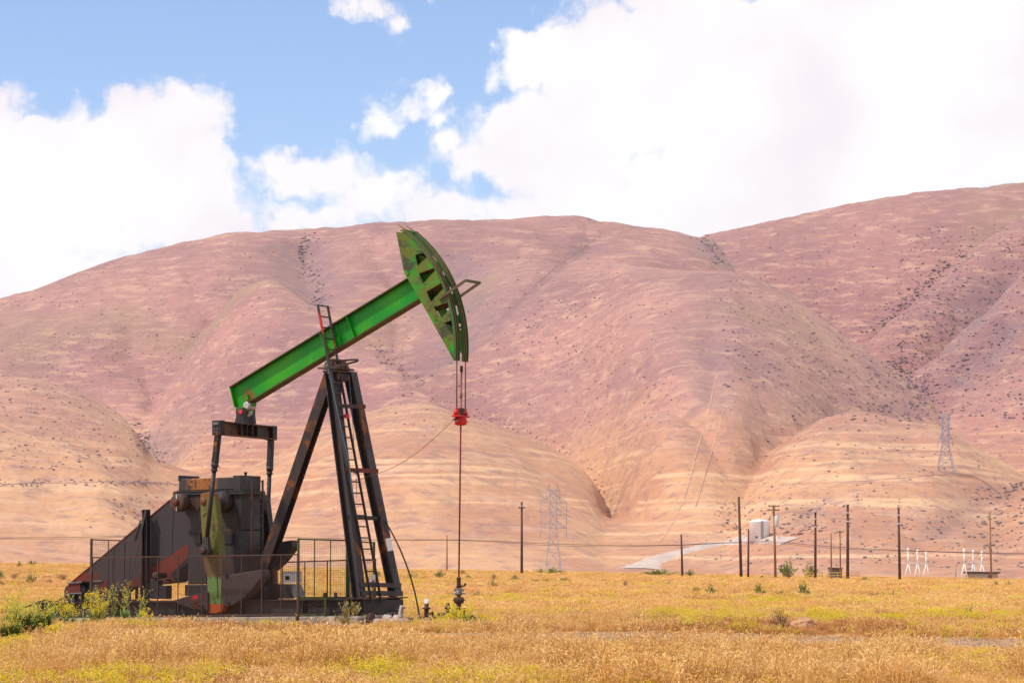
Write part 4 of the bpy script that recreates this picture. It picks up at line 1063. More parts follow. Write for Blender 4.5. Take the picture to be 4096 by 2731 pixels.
panel('guard_fence', 'low brown framed mesh panel along the far side', (fa.x, 1.9), (fb.x, 1.9), (.35, .35), (fa.z, fb.z), M['frame'],
      posts=(.1, .32, .54, .77), group='mesh guards around the pump jack', feet=((0, -.1), (1, -.1), (.5, -.1)))
fa, fb = P(1196, 2393, -1.3), P(1302, 2393, -1.3)
panel('guard_fence', 'small green framed mesh panel hung on the skid side', (fa.x, -1.3), (fb.x, -1.3), (.31, .32), (fa.z, fb.z), M['framegreen'], group='mesh guards around the pump jack', cell=.06, feet=((0, .24), (1, .24)))

# ------------------------------------------------------------------ wellhead and pipework
wh = thing('wellhead', 'rusty wellhead tree of stacked valves under the polished rod', 'wellhead')
bx = P(1835, 2380, 0).x
def wz(y): return zw(1700, y, 0).z
def wl(name, rows, mat, n=16):
    b = MB(); z0 = wz(rows[0][0]); b.lathe((bx, 0, z0), (0, 0, 1), [(wz(y) - z0, r) for y, r in rows], n); return b.build(name, mat, wh)
k_ = 1 / 3.92 / 149
wl('stuffing_box', [(182, .055), (165, .058), (150, .056), (110, .054), (70, .048), (66, .062), (38, .058), (30, .04)], M['pipe'])
wl('flange', [(200, .06), (186, .098), (182, .094)], M['pipe'])
wl('blowout_preventer', [(312, .07), (295, .088), (270, .088), (268, .075), (210, .075), (204, .07)], M['greysteel'])
b = MB(); b.box((bx, 0, wz(228)), (.22, .12, .07)); 
for s_ in (-1, 1): b.lathe((bx + s_ * .05, 0, wz(288)), (s_, 0, 0), [(0, .036), (.05, .034), (.055, .016), (.16, .014)], 8)
b.build('ram_screw', M['greysteel'], wh)
wl('spool', [(360, .056), (312, .056)], M['pipe'])
b = MB(); zc = wz(390); b.lathe((bx - .13, 0, zc), (1, 0, 0), [(0, .055), (.015, .085), (.245, .085), (.26, .055)], 18); b.lathe((bx, 0, zc - .10), (0, 0, 1), [(0, .06), (.04, .10), (.15, .10), (.19, .06)], 18)
for s_ in (-1, 1): b.lathe((bx + s_ * .13, 0, zc), (s_, 0, 0), [(0, .02), (.06, .016)], 6)
b.build('pumping_tee', M['pipe'], wh)
wl('casing', [(800, .065), (535, .065), (432, .062), (428, .055)], M['dark3'])
b = MB(); b.tube([(bx + .04, 0, wz(165)), (bx + .17, 0, wz(165)), (bx + .20, 0, wz(150)), (bx + .20, 0, wz(128))], .022, 8); b.lathe((bx + .20, 0, wz(150)), (0, 0, 1), [(0, .03), (.04, .034), (.05, .022)], 8); b.build('bleed_valve', M['pipe'], wh)

fl = thing('flow_line', 'chalky white and rusty flow line pipe lying in front of the skid', 'pipe')
def gp(x, y, Y): return zw(x, y, Y)
b = MB(); a = gp(240, 725, -1.55); b.tube([a, gp(980, 715, -1.35)], .075, 12); b.build('pipe', M['pipewhite'], fl)
b = MB(); v = gp(330, 690, -1.55); b.lathe(v + Vector((-.06, 0, 0)), (1, 0, 0), [(0, .17), (.03, .17), (.031, .14), (.06, .14), (.061, .17), (.10, .17)], 16); b.build('flange', M['frame'], fl)
b = MB(); v = gp(430, 720, -1.62); b.tube([v + Vector((0, 0, .02)), v + Vector((0, 0, -.5))], .07, 10); b.lathe(v + Vector((0, -.02, .05)), (0, 0, -1), [(0, .06), (.02, .10), (.16, .10), (.18, .07)], 12); b.build('support_leg', M['pipewhite'], fl)
b = MB(); v = gp(590, 690, -1.4); b.lathe(v + Vector((-.13, 0, 0)), (1, 0, 0), [(0, .08), (.04, .13), (.2, .13), (.26, .08)], 12); b.build('coupling', M['pipewhite'], fl)
b = MB(); v = gp(740, 690, -1.35); b.lathe(v + Vector((-.1, 0, 0)), (1, 0, 0), [(0, .08), (.03, .12), (.18, .12), (.22, .08)], 12); b.build('coupling', M['pipewhite'], fl)
b = MB(); v = gp(960, 715, -1.33); b.lathe(v + Vector((-.05, 0, 0)), (1, 0, 0), [(0, .10), (.1, .10), (.101, .07), (.14, .07)], 12); b.build('union', M['dark3'], fl)
b = MB(); v = gp(795, 640, -1.2); b.tube([v + Vector((0, 0, -.12)), v + Vector((0, 0, .10)), v + Vector((.0, 0, .16)), v + Vector((.03, 0, .28))], [.06, .065, .045, .05], 10); b.tube([v + Vector((.03, 0, .25)), v + Vector((.13, 0, .22))], .035, 8); b.build('riser_valve', M['pipewhite'], fl)
b = MB(); v = gp(655, 622, -1.25); b.lathe(v + Vector((-.12, 0, 0)), (1, 0, .15), [(0, .03), (.1, .035), (.11, .06), (.17, .06)], 10); b.build('small_valve', M['dark2'], fl)
dl = thing('discharge_line', 'dark rusty discharge pipe with couplings joining the wellhead', 'pipe')
b = MB(); b.tube([gp(1060, 700, -1.0), gp(1240, 690, -.8), gp(1420, 670, -.5), gp(1560, 660, -.25), (bx - .05, 0, gp(1690, 640, 0).z)], .065, 12); b.build('pipe', M['dark3'], dl)
b = MB()
for x in (1395, 1425, 1455, 1480): v = gp(x, 668, -.45); b.lathe(v + Vector((-.03, -.03, 0)), (.87, .5, 0), [(0, .11), (.04, .16), (.08, .11)], 14)
b.build('ribbed_union', M['dark2'], dl)
b = MB(); v = gp(1535, 650, -.3); b.lathe(v, (0, 0, 1), [(-.1, .06), (.05, .10), (.1, .06), (.2, .055), (.21, .085), (.25, .085), (.26, .05), (.36, .05)], 12); b.build('check_valve', M['dark2'], dl)
b = MB(); b.tube([gp(1120, 720, -1.05), gp(1290, 715, -.85)], .085, 12); b.tube([gp(1090, 665, -.9), gp(1180, 680, -.9)], .05, 8); b.tube([gp(1600, 660, -.2), gp(1780, 640, .3), gp(1900, 690, .3), gp(2260, 715, .8)], .055, 10); b.build('lower_pipe', M['pipe'], dl)
b = MB(); v = gp(1880, 690, .3); b.lathe(v + Vector((-.1, 0, 0)), (1, 0, 0), [(0, .06), (.05, .13), (.2, .13), (.25, .06)], 12); b.build('valve_body', M['dark2'], dl)
b = MB(); v = gp(1790, 560, .25); b.tube([v + Vector((0, 0, -.3)), v + Vector((0, 0, .02))], .03, 8); b.box(v + Vector((0, 0, .05)), (.06, .06, .07)); b.build('valve_stem', M['pipe'], dl)
gv = thing('gauge_riser', 'short rusty riser pipe with a round white gauge on top', 'riser')
v = gp(1200, 660, -.7)
def gzv(y): return gp(1200, y, -.7).z
b = MB(); b.lathe((v.x, -.7, -.1), (0, 0, 1), [(0, .06), (gzv(560) + .1, .06), (gzv(530) + .1, .065)], 12); b.build('pipe', M['pipe'], gv)
b = MB(); b.lathe((v.x, -.7, gzv(530)), (0, 0, 1), [(0, .11), (.045, .11), (.046, .062), (.16, .058), (.165, .02), (.19, .02)], 14); b.build('flange', M['pipe'], gv)
b = MB(); b.lathe((v.x + .02, -.76, gzv(403)), (0, 1, 0), [(0, .068), (.05, .068)], 18); b.build('gauge', M['white'], gv)
b = MB(); b.bar(gp(1205, 635, -.75), gp(1305, 575, -.75), .03, .045, (0, 1, 0)); b.bar(gp(1300, 590, -.72), gp(1300, 680, -.72), .04, .04, (0, 1, 0)); b.build('lever', M['frame'], gv)
#@@REST2
# ------------------------------------------------------------------ dirt road, trails and things on the hills
def ribbon(name, trace, width, mat, label, lift=.7, cat='road', wfun=None):
    pts = []
    for (a, c) in zip(trace[:-1], trace[1:]):
        for t in np.linspace(0, 1, 24, endpoint=False):
            p = hill_find(a[0] + (c[0] - a[0]) * t, a[1] + (c[1] - a[1]) * t)
            if p: pts.append(p)
    P2 = np.array([(p.x, p.y) for p in pts])
    for _ in range(12): P2[1:-1] = (P2[:-2] + P2[1:-1] * 2 + P2[2:]) / 4
    d = np.gradient(P2, axis=0); d /= np.maximum(np.linalg.norm(d, axis=1, keepdims=True), 1e-6)
    n = np.stack([-d[:, 1], d[:, 0]], 1)
    T = np.linspace(-1, 1, 7)
    w = np.array([width if wfun is None else wfun(i / (len(P2) - 1)) for i in range(len(P2))]) / 2
    w = w * (.8 + .4 * fbm(np.arange(len(P2)) * .35, np.zeros(len(P2)), 3, 5))
    X = P2[:, 0:1] + n[:, 0:1] * w[:, None] * T; Y = P2[:, 1:2] + n[:, 1:2] * w[:, None] * T
    Z = np.array([[hill_z(x, y) for x, y in zip(r, s)] for r, s in zip(X, Y)]) + lift - .35 * lift * np.abs(T)[None, :] ** 3 * 3
    o = grid_mesh(name, X, Y, Z, mat); tag(o, label, cat, kind='structure'); return o
def road_mat(name, c0, c1):
    k = NT(name); c = k.mix(k.rng(k.noise(.15, 5, .65, k.mapv(scale=(1, .4, 1))), .35, .65), c0, c1); return k.done(c, 1.0)
M['road'] = road_mat('dirt_road_dust', (.46, .36, .31), (.56, .45, .38))
M['trail'] = road_mat('trail_dust', (.60, .36, .23), (.42, .23, .16))
M['traild'] = road_mat('trail_earth', (.36, .20, .17), (.44, .26, .21))
ribbon('dirt_road', [(2556, 2274), (2580, 2254), (2640, 2230), (2725, 2205), (2850, 2178), (2940, 2160), (3010, 2156), (3090, 2157), (3160, 2163)], 26, M['road'], 'pale dirt road curving up to the white tank', .28, wfun=lambda t: 5 + 10 * (1 - t) ** 2 if t < .75 else 5 + (t - .75) * 16)
for tr, w_, m_, lb in (([(2870, 1500), (2845, 1600), (2820, 1700), (2790, 1800), (2765, 1900), (2735, 2000), (2690, 2090), (2640, 2170)], 6, 'trail', 'left rut of the straight trail down the central hill'),
                       ([(2895, 1640), (2870, 1740), (2838, 1840), (2812, 1930), (2780, 2030)], 5, 'trail', 'right rut of the straight trail down the central hill'),
                       ([(2960, 1948), (3060, 1944), (3200, 1945), (3320, 1955), (3430, 1985), (3560, 2012), (3680, 2040)], 6, 'trail', 'pale contour trail across the right hill'),
                       ([(3130, 1937), (3300, 1932), (3480, 1922), (3650, 1908), (3800, 1895)], 5, 'traild', 'dark contour trail below the right pylon'),
                       ([(0, 1700), (120, 1745), (200, 1790), (290, 1825), (360, 1835)], 7, 'trail', 'pale diagonal trail on the left lower hill'),
                       ([(-300, 1944), (0, 1936), (200, 1931), (400, 1928), (600, 1930), (720, 1936)], 9, 'traild', 'dark scrubby bench across the left lower hill'),
                       ([(2420, 930), (2330, 992), (2240, 1056), (2150, 1132), (2050, 1218)], 6, 'traild', 'dark diagonal fence line on the central hill')):
    ribbon('trail', tr, w_ * .13, M[m_], lb, .25, 'trail')

# ------------------------------------------------------------------ scrub on the hills
def scrub_mat(name, cs):
    k = NT(name); c = k.mix(k.rng(k.noise(.02, 2), .4, .6), cs[0], cs[1]); c = k.mix(k.rng(k.noise(1.2, 4, .7), .4, .7, 0, .6), c, cs[2]); return k.done(c, 1.0)
M['scrub'] = scrub_mat('hill_scrub', ((.235, .165, .185), (.215, .185, .155), (.30, .20, .19)))
def blob_proto(seed):
    r = np.random.default_rng(seed); bm = bmesh.new()
    for k in range(3):
        g = bmesh.ops.create_icosphere(bm, subdivisions=1, radius=1.0)
        s = r.uniform(.55, 1.0); off = Vector((r.uniform(-.7, .7), r.uniform(-.5, .5), 0))
        for v in g['verts']:
            n = v.co.normalized(); v.co = n * s * r.uniform(.7, 1.2); v.co.z = max(v.co.z * .8, -.3) ; v.co += off
    me = bpy.data.meshes.new('hillside_shrub'); bm.to_mesh(me); bm.free(); me.materials.append(M['scrub']); return me
BLOBS = [blob_proto(i) for i in range(5)]
def build_scrub():
    spots = []
    def reg(x0, x1, y0, y1, n, s0, s1):
        for _ in range(n): spots.append((rng.uniform(x0, x1), rng.uniform(y0, y1), rng.uniform(s0, s1)))
    def line(pts, n, jit, s0, s1):
        pts = np.array(pts, float); L = np.r_[0, np.cumsum(np.hypot(*np.diff(pts, axis=0).T))]
        for _ in range(n):
            t = rng.uniform(0, L[-1]); spots.append((np.interp(t, L, pts[:, 0]) + rng.normal(0, jit), np.interp(t, L, pts[:, 1]) + rng.normal(0, jit * .7), rng.uniform(s0, s1)))
    reg(2850, 4096, 1985, 2280, 330, 1.0, 2.2); reg(2880, 3300, 2030, 2140, 80, 1.4, 2.4); reg(3900, 4096, 1950, 2200, 80, 1.4, 2.8)
    reg(3050, 4096, 1700, 1985, 100, 1.2, 2.2); reg(3600, 4250, 900, 1680, 1150, 1.4, 2.8); reg(2880, 3900, 1100, 1550, 700, 1.2, 2.4); reg(2880, 3900, 900, 1100, 120, 1.2, 2.4)
    reg(3150, 3740, 1330, 1690, 200, 1.5, 3.0); reg(3400, 3720, 1480, 1690, 120, 1.8, 3.4)
    reg(-200, 1000, 1330, 1880, 1000, .9, 1.9); reg(-100, 330, 1120, 1230, 90, 1.2, 2.4); reg(300, 1200, 930, 1350, 160, 1.0, 2.2)
    reg(1500, 2700, 920, 1700, 600, 1.0, 2.2); reg(2050, 2450, 1200, 1500, 140, 1.2, 2.4); reg(-100, 700, 1918, 1946, 130, 1.0, 2.0)
    reg(2250, 2420, 870, 910, 40, 1.0, 2.4)
    reg(450, 640, 1980, 2080, 40, 1.0, 2.0); reg(-100, 2500, 1600, 2240, 60, .7, 1.4)
    line([(1740, 1590), (1900, 1650), (2060, 1705), (2250, 1790), (2390, 1890), (2430, 2010), (2440, 2070)], 170, 16, 1.0, 2.2)
    line([(1235, 940), (1205, 1000), (1225, 1070), (1265, 1140), (1290, 1230)], 170, 20, 1.6, 3.6)
    line([(1480, 1380), (1600, 1480), (1700, 1540)], 60, 14, 1.6, 3.0); line([(560, 1720), (590, 1790), (640, 1830)], 90, 22, 1.6, 3.4)
    line([(2810, 940), (2850, 990), (2880, 1050)], 100, 18, 1.8, 3.8); line([(3480, 1340), (3640, 1200), (3760, 1100), (3900, 990)], 130, 22, 2.0, 4.4)
    line([(3560, 1450), (3700, 1570), (3740, 1600)], 80, 20, 1.6, 3.2); line([(4000, 1990), (4096, 1930)], 40, 12, 1.4, 3)
    reg(-300, 4400, 880, 1750, 3200, .5, 1.2); reg(2700, 4300, 1700, 2250, 500, .5, 1.2)
    V_, F_ = [], []
    singles = []
    base = []
    for me in BLOBS:
        v = np.zeros(len(me.vertices) * 3); me.vertices.foreach_get('co', v); base.append((v.reshape(-1, 3), [tuple(p.vertices) for p in me.polygons]))
    allv, allf, o_ = [], [], 0
    for (px, py, s) in spots:
        p = hill_find(px, py)
        if p is None: continue
        z = hill_z(p.x, p.y); k = rng.integers(5); a = rng.uniform(0, 6.28); sc = s * rng.uniform(.30, .90) * .52
        if p.y < 1250 and s > 1.5 and len(singles) < 150 and px > 2600: singles.append((p.x, p.y, z, k, a, sc)); continue
        v, f = base[k]; ca, sa = math.cos(a), math.sin(a)
        w = np.stack([v[:, 0] * ca - v[:, 1] * sa, v[:, 0] * sa + v[:, 1] * ca, v[:, 2] * .85], 1) * sc + (p.x, p.y, z + .2 * sc)
        allv.append(w); allf.append(np.array(f) + o_); o_ += len(v)
    co = np.concatenate(allv).astype(np.float32); fa = np.concatenate(allf)
    me = bpy.data.meshes.new('hill_scrub'); me.vertices.add(len(co)); me.vertices.foreach_set('co', co.ravel())
    me.loops.add(fa.size); me.loops.foreach_set('vertex_index', fa.ravel().astype(np.int32)); me.polygons.add(len(fa)); me.polygons.foreach_set('loop_start', np.arange(0, fa.size, 3, dtype=np.int32))
    me.update(calc_edges=True); me.materials.append(M['scrub'])
    o = bpy.data.objects.new('hill_scrub', me); COL.objects.link(o); tag(o, 'dark scrub dotted over the far slopes and gullies', 'scrub', kind='stuff')
    for (x, y, z, k, a, sc) in singles:
        o = bpy.data.objects.new('hillside_shrub', BLOBS[k]); COL.objects.link(o); o.location = (x, y, z + .15 * sc); o.rotation_euler = (0, 0, a); o.scale = (sc, sc, sc * .85)
        tag(o, 'small dark shrub dotted on the lower slope behind the power poles', 'shrub', 'shrubs on the lower right slope')
build_scrub()

# ------------------------------------------------------------------ water tank
tp_ = hill_find(3040, 2160)
def build_tank():
    p = tp_; r = 41 / FPX * p.y; h = 82 / FPX * p.y
    t = empty('water_tank', (p.x, p.y + r, 0)); zb = min(hill_z(p.x, p.y), hill_z(p.x, p.y + r)) - 1.0
    t.location.z = zb; z0 = p.z - zb
    tag(t, 'white cylindrical water tank on a bench beside the dirt road', 'water tank')
    k = NT('tank_white'); s = k.sep(); c = k.mix(k.rng(k.noise(1.0, 4, .6, k.mapv(scale=(1, 1, .1))), .45, .75, 0, .35), (.90, .88, .87), (.74, .70, .68)); mt = k.done(c, .5)
    b = MB(); b.lathe((0, 0, 0), (0, 0, 1), [(0, r), (z0 + h * .90, r), (z0 + h * .905, r * 1.01), (z0 + h * .92, r * 1.01)], 40); b.build('shell', mt, t)
    b = MB(); b.lathe((0, 0, z0 + h * .921), (0, 0, 1), [(0, r * .995), (h * .05, r * .85), (h * .09, r * .45), (h * .10, .3), (h * .13, .3), (h * .135, .0)], 40); b.build('roof', mt, t)
    b = MB(); 
    for s_ in (-.35, .35): b.bar((r * .17 + s_, -r - .25, .2), (r * .17 + s_, -r - .25, z0 + h * .97), .12, .12)
    for i in range(24): b.bar((r * .17 - .35, -r - .25, z0 + i * h / 25), (r * .17 + .35, -r - .25, z0 + i * h / 25), .08, .08, (0, 0, 1))
    b.build('ladder', M['greysteel'], t)
    b = MB(); b.lathe((-r * .4, -r - .1, z0 + 1.2), (0, 1, 0), [(0, .5), (.2, .5)], 12); b.build('hatch', M['greysteel'], t)
build_tank()

# ------------------------------------------------------------------ power poles
M['wood'] = plain('dark_pole_wood', (.135, .060, .040), .85, .4, .8)
M['wood2'] = plain('weathered_pole_wood', (.36, .17, .075), .85, .4, .8)
M['insul'] = plain('insulator', (.60, .54, .52), .5)
def pole(px, ty, dep, r, mat, label, arms=(), brk=(), can=None, lean=0.0):
    p = at_depth(px, ty, dep); x, y = p.x, dep
    zb = gzf(x, y) - .3; t = empty('utility_pole', (x, y, zb)); tag(t, label, 'pole', 'wooden poles along the field edge')
    h = p.z - zb; b = MB(); b.tube([(lean, 0, 0), (lean * .5, 0, h * .5), (0, 0, h)], [r * 1.15, r, r * .8], 8); b.build('pole', mat, t)
    m_ = dep / FPX
    for (ay, w) in arms:
        z = h - (ay - ty) * m_; b = MB(); b.bar((-w * m_ / 2, -r - .04, z), (w * m_ / 2, -r - .04, z), .16, .12, (0, 0, 1)); o = b.build('cross_arm', mat, t)
        for q in (-.45, -.15, .15, .45):
            b = MB(); b.lathe((q * w * m_, -r - .04, z + .08), (0, 0, 1), [(0, .06), (.10, .10), (.2, .12), (.26, .06)], 8); b.build('insulator', M['insul'], o)
    for (ay, w) in brk:
        z = h - (ay - ty) * m_; b = MB(); b.tube([(0, -r, z), (w * m_, -r, z + .05)], [.10, .06], 6); b.lathe((w * m_ * .4, -r, z), (1, 0, 0), [(0, .05), (.1, .16), (.2, .06), (.3, .16), (.4, .06), (.5, .16), (.6, .05)], 8); b.build('bracket_insulator', M['insul'], t)
    if can:
        z0, z1 = h - (can[1] - ty) * m_, h - (can[0] - ty) * m_; cx_, rr = can[2] * m_, can[3] * m_
        b = MB(); b.lathe((cx_, -.1, z0), (0, 0, 1), [(0, rr * .8), (.08, rr), (z1 - z0 - .15, rr), (z1 - z0, rr * .7)], 14); o = b.build('transformer', plain('transformer_paint', (.62, .63, .62), .5), t)
        b = MB(); b.bar((0, -.1, (z0 + z1) / 2 + .4), (cx_, -.1, (z0 + z1) / 2 + .4), .1, .1, (0, 0, 1)); b.bar((0, -.1, (z0 + z1) / 2 - .4), (cx_, -.1, (z0 + z1) / 2 - .4), .1, .1, (0, 0, 1)); b.build('hanger', M['greysteel'], t)
    return t
pole(1788, 2140, 560, .13, M['wood2'], 'thin orange brown pole just left of the polished rod')
pole(2087, 2006, 440, .19, M['wood'], 'lone dark pole between the pump jack and the left pylon', arms=((2030, 26),))
pole(2725, 2136, 450, .17, M['wood'], 'short dark pole standing before the bend of the dirt road', lean=.15)
pole(2955, 1986, 430, .21, M['wood'], 'tallest red brown pole left of the white tank', lean=.3)
pole(2994, 2116, 430, .15, M['wood'], 'shorter brown pole between the tallest pole and the tank', lean=-.1)
pole(3095, 2020, 440, .18, M['wood2'], 'orange brown pole carrying the pale transformer can', arms=((2024, 44), (2040, 44)), can=(2062, 2106, 11, 9), lean=.2)
pole(3262, 2042, 440, .19, M['wood'], 'dark pole with three bracket insulators right of the transformer pole', brk=((2046, -18), (2076, -18), (2107, -18)), lean=-.12)
pole(3324, 2132, 470, .13, M['wood2'], 'thin orange pole at the left of the grey shed')
pole(3360, 2120, 470, .13, M['wood2'], 'thin orange pole at the right of the grey shed', arms=((2127, 26),))
pole(3391, 2014, 440, .22, M['wood'], 'thick dark pole with bracket insulators right of the grey shed', brk=((2017, -22), (2051, -22), (2085, -22)), lean=-.12)
pole(3594, 2022, 440, .20, M['wood'], 'dark pole just left of the white switchyard frames', brk=((2028, -10), (2060, -10), (2094, -10)), lean=.08)
pole(3959, 2045, 560, .16, M['wood2'], 'thin rusty pole behind the flat roofed building', lean=.15)
def wire(name, label, pts, dep, r):
    xs = np.array([p[0] for p in pts], float); ys = np.array([p[1] for p in pts], float); b = MB()
    xx = np.linspace(xs[0], xs[-1], 70); yy = np.interp(xx, xs, ys)
    b.tube([at_depth(x, y, dep) for x, y in zip(xx, yy)], r, 5); o = b.build(name, M['cable'], None); tag(o, label, 'wire', 'overhead wires'); return o
WP = [(-900, 2170), (-300, 2163), (0, 2150), (300, 2148), (560, 2141), (1000, 2143), (1500, 2157), (1788, 2157), (2000, 2163), (2150, 2172), (2300, 2177), (2500, 2181), (2725, 2178), (2900, 2169), (3064, 2163), (3095, 2163), (3268, 2181), (3450, 2193), (3594, 2199), (3850, 2208), (4096, 2211), (4800, 2222)]
wire('overhead_wire', 'upper of the two long dark wires crossing before the hills', WP, 447, .035)
wire('overhead_wire', 'lower of the two long dark wires crossing before the hills', [(x, y + 4 + 3 * math.sin(x / 160.0)) for x, y in WP], 448.5, .030)

# ------------------------------------------------------------------ lattice pylons
M['galv'] = plain('galvanised_lattice', (.40, .39, .46), .5, .2)
def pylon(px, top, bot, dep, zb, label, body, base, arms, waist, th=.30):
    s = dep / FPX; x = (px - CX) * s; t = empty('pylon', (x, dep, zb)); tag(t, label, 'pylon', 'lattice pylons on the hills')
    zt = at_depth(px, top, dep).z - zb; hgt = lambda y: at_depth(px, y, dep).z - zb
    wb, ww = base * s / 2, body * s / 2; zw_ = hgt(waist)
    def half(z): return wb + (ww - wb) * min(z / zw_, 1)
    lv = [0] + [zw_ * (1 - (1 - i / 5) ** 1.35) for i in range(1, 6)]; k = zw_
    while k < zt - 1: k += ww * 2.6; lv.append(min(k, zt))
    b = MB()
    for sx in (-1, 1):
        for sy in (-1, 1):
            b2 = MB()
            for z0, z1 in zip(lv[:-1], lv[1:]): b2.bar((sx * half(z0), sy * half(z0), z0), (sx * half(z1), sy * half(z1), z1), th, th)
            b2.build('leg', M['galv'], t)
    for z0, z1 in zip(lv[:-1], lv[1:]):
        a, c = half(z0), half(z1); q = th * .6
        for sg in (-1, 1):
            b.bar((-a, sg * a, z0), (c, sg * c, z1), q, q); b.bar((a, sg * a, z0), (-c, sg * c, z1), q, q); b.bar((-c, sg * c, z1), (c, sg * c, z1), q, q)
            b.bar((sg * a, -a, z0), (sg * c, c, z1), q, q); b.bar((sg * a, a, z0), (sg * c, -c, z1), q, q); b.bar((sg * c, -c, z1), (sg * c, c, z1), q, q)
    o = b.build('lattice', M['galv'], t); o['kind'] = 'stuff'
    for (ay, w) in arms:
        z = hgt(ay); hw = w * s / 2; h_ = half(z)
        for sg in (-1, 1):
            b2 = MB()
            for sy in (-1, 1):
                b2.bar((sg * h_, sy * h_, z), (sg * hw, 0, z - .2), th * .8, th * .8); b2.bar((sg * h_, sy * h_, z + 2.2), (sg * hw, 0, z), th * .6, th * .6)
                b2.bar((sg * (h_ + hw) / 2, sy * h_ / 2, z), (sg * h_, sy * h_, z + 2.2), th * .5, th * .5)
            b2.tube([(sg * hw, 0, z - .2), (sg * hw, 0, z - 3.2)], .10, 6); b2.build('cross_arm', M['galv'], t)
    return t
pylon(2213, 1958, 2283, 900, -9.3, 'pale lattice pylon standing low left of the dirt road', 26, 86, ((2008, 106), (2058, 106), (2109, 104), (1962, 52)), 2112, .23)
rp = hill_find(3783, 1888)
pylon(3783, 1655, 1890, rp.y, hill_z(rp.x, rp.y) - 1.5, 'hazy blue grey lattice pylon on top of the right hump', 24, 72, ((1675, 36), (1712, 30), (1755, 60)), 1770, .22)

# ------------------------------------------------------------------ switchyard, shed, building
def gantry(xs, tops, dep, label, extra):
    p0 = at_depth(xs[0], 2250, dep); zb = gzf(p0.x, dep) - .3; s = dep / FPX
    t = empty('switch_gantry', (p0.x, dep, zb)); tag(t, label, 'gantry', 'white switchyard frames')
    wh_ = plain('gantry_white', (.90, .89, .88), .5, .05)
    for i, (x, ty) in enumerate(zip(xs, tops)):
        dy = i * 4.0; dx = ((x - CX) * (dep + dy) - (xs[0] - CX) * dep) / FPX; zt = at_depth(x, ty, dep).z - zb; zj = at_depth(x, 2250, dep).z - zb
        m_ = empty('mast', (0, 0, 0), 0, t)
        b = MB(); b.tube([(dx, dy, zj - .2), (dx, dy, zt - 1.0)], .17, 8); b.lathe((dx, dy, zt - 1.2), (0, 0, 1), [(0, .2), (.2, .32), (.4, .2), (.6, .32), (.8, .2), (1.0, .32), (1.2, .1)], 8); b.build('column', wh_, m_)
        for sg in (-1, 1):
            b = MB(); b.tube([(dx, dy, zj), (dx + sg * .85, dy, 0)], .13, 6); b.build('leg', wh_, m_)
        b = MB(); b.bar((dx - .75, dy, zj * .35), (dx + .75, dy, zj * .35), .1, .1, (0, 0, 1)); b.build('tie', wh_, m_)
    b = MB(); zj = at_depth(xs[0], 2248, dep).z - zb; b.bar((0, 0, zj), (((xs[2] - CX) * (dep + 8) - (xs[0] - CX) * dep) / FPX, 8, zj - .2), .24, .14, (0, 0, 1)); b.bar(((extra[0] - xs[0]) * s, 6, zj + .1 - .25 * (extra[1] > 0)), (0 if extra[1] < 0 else (xs[2] - xs[0]) * s, 6, zj), .12, .12, (0, 0, 1)); b.build('bus_beam', wh_, t)
gantry((3633, 3670, 3705), (2190, 2196, 2202), 640, 'left group of three white switchyard masts', (3600, -1))
gantry((3857, 3893, 3928), (2192, 2198, 2203), 640, 'right group of three white switchyard masts near the flat roofed building', (3960, 1))
p0 = at_depth(3822, 2186, 640); zb = gzf(p0.x, 640) - .3
t = empty('yard_light', (p0.x, 640, zb)); tag(t, 'slim pale light pole with an arm between the switchyard frames', 'lamp post')
b = MB(); b.tube([(0, 0, 0), (0, 0, p0.z - zb)], [.15, .08], 8); b.build('pole', M['insul'], t)
b = MB(); b.tube([(0, 0, p0.z - zb - .1), (-1.7, 0, p0.z - zb)], .06, 6); b.build('arm', M['insul'], t)
b = MB(); b.box((-1.6, 0, p0.z - zb - .05), (.7, .3, .2)); b.build('lamp_head', M['insul'], t)
def shed(px0, px1, y0, dep, name, label, wallm, roofm, over, depth, rh=.22):
    s = dep / FPX; pa = at_depth((px0 + px1) / 2, y0, dep); w = (px1 - px0) * s; zb = gzf(pa.x, dep) - .3
    t = empty(name, (pa.x, dep + depth / 2, zb)); tag(t, label, 'building'); h = pa.z - zb
    b = MB(); b.box((0, 0, (h - rh) / 2), (w - over, depth, h - rh)); b.build('wall', wallm, t)
    b = MB(); b.prism([(-w / 2, -depth / 2 - .4, h - rh + .003), (w / 2, -depth / 2 - .4, h - rh + .003), (w / 2, -depth / 2 - .4, h), (-w / 2, -depth / 2 - .4, h + .08)], (0, depth + .8, 0)); b.build('roof', roofm, t)
    b = MB(); b.box((w * .2, -depth / 2 - .012, min(1.3, h * .35)), (.95, .02, min(2.0, h * .6))); o = b.build('door', plain('shed_door', (.13, .12, .12), .6), t)
    b = MB(); b.box((w * .2 + .35, -depth / 2 - .03, min(1.1, h * .3)), (.05, .03, .15)); b.build('handle', M['insul'], o)
    return t
shed(3318, 3370, 2270, 500, 'shed', 'small grey shed with a dark roof between two thin poles', plain('shed_wall', (.20, .18, .18), .7), plain('shed_roof', (.07, .05, .05), .7), .15, 2.6)
shed(3868, 4000, 2286, 640, 'switch_building', 'low tan building with a thin dark overhanging flat roof', plain('tan_wall', (.50, .38, .30), .8), plain('dark_roof', (.05, .04, .05), .8), 1.0, 5.0, .35)
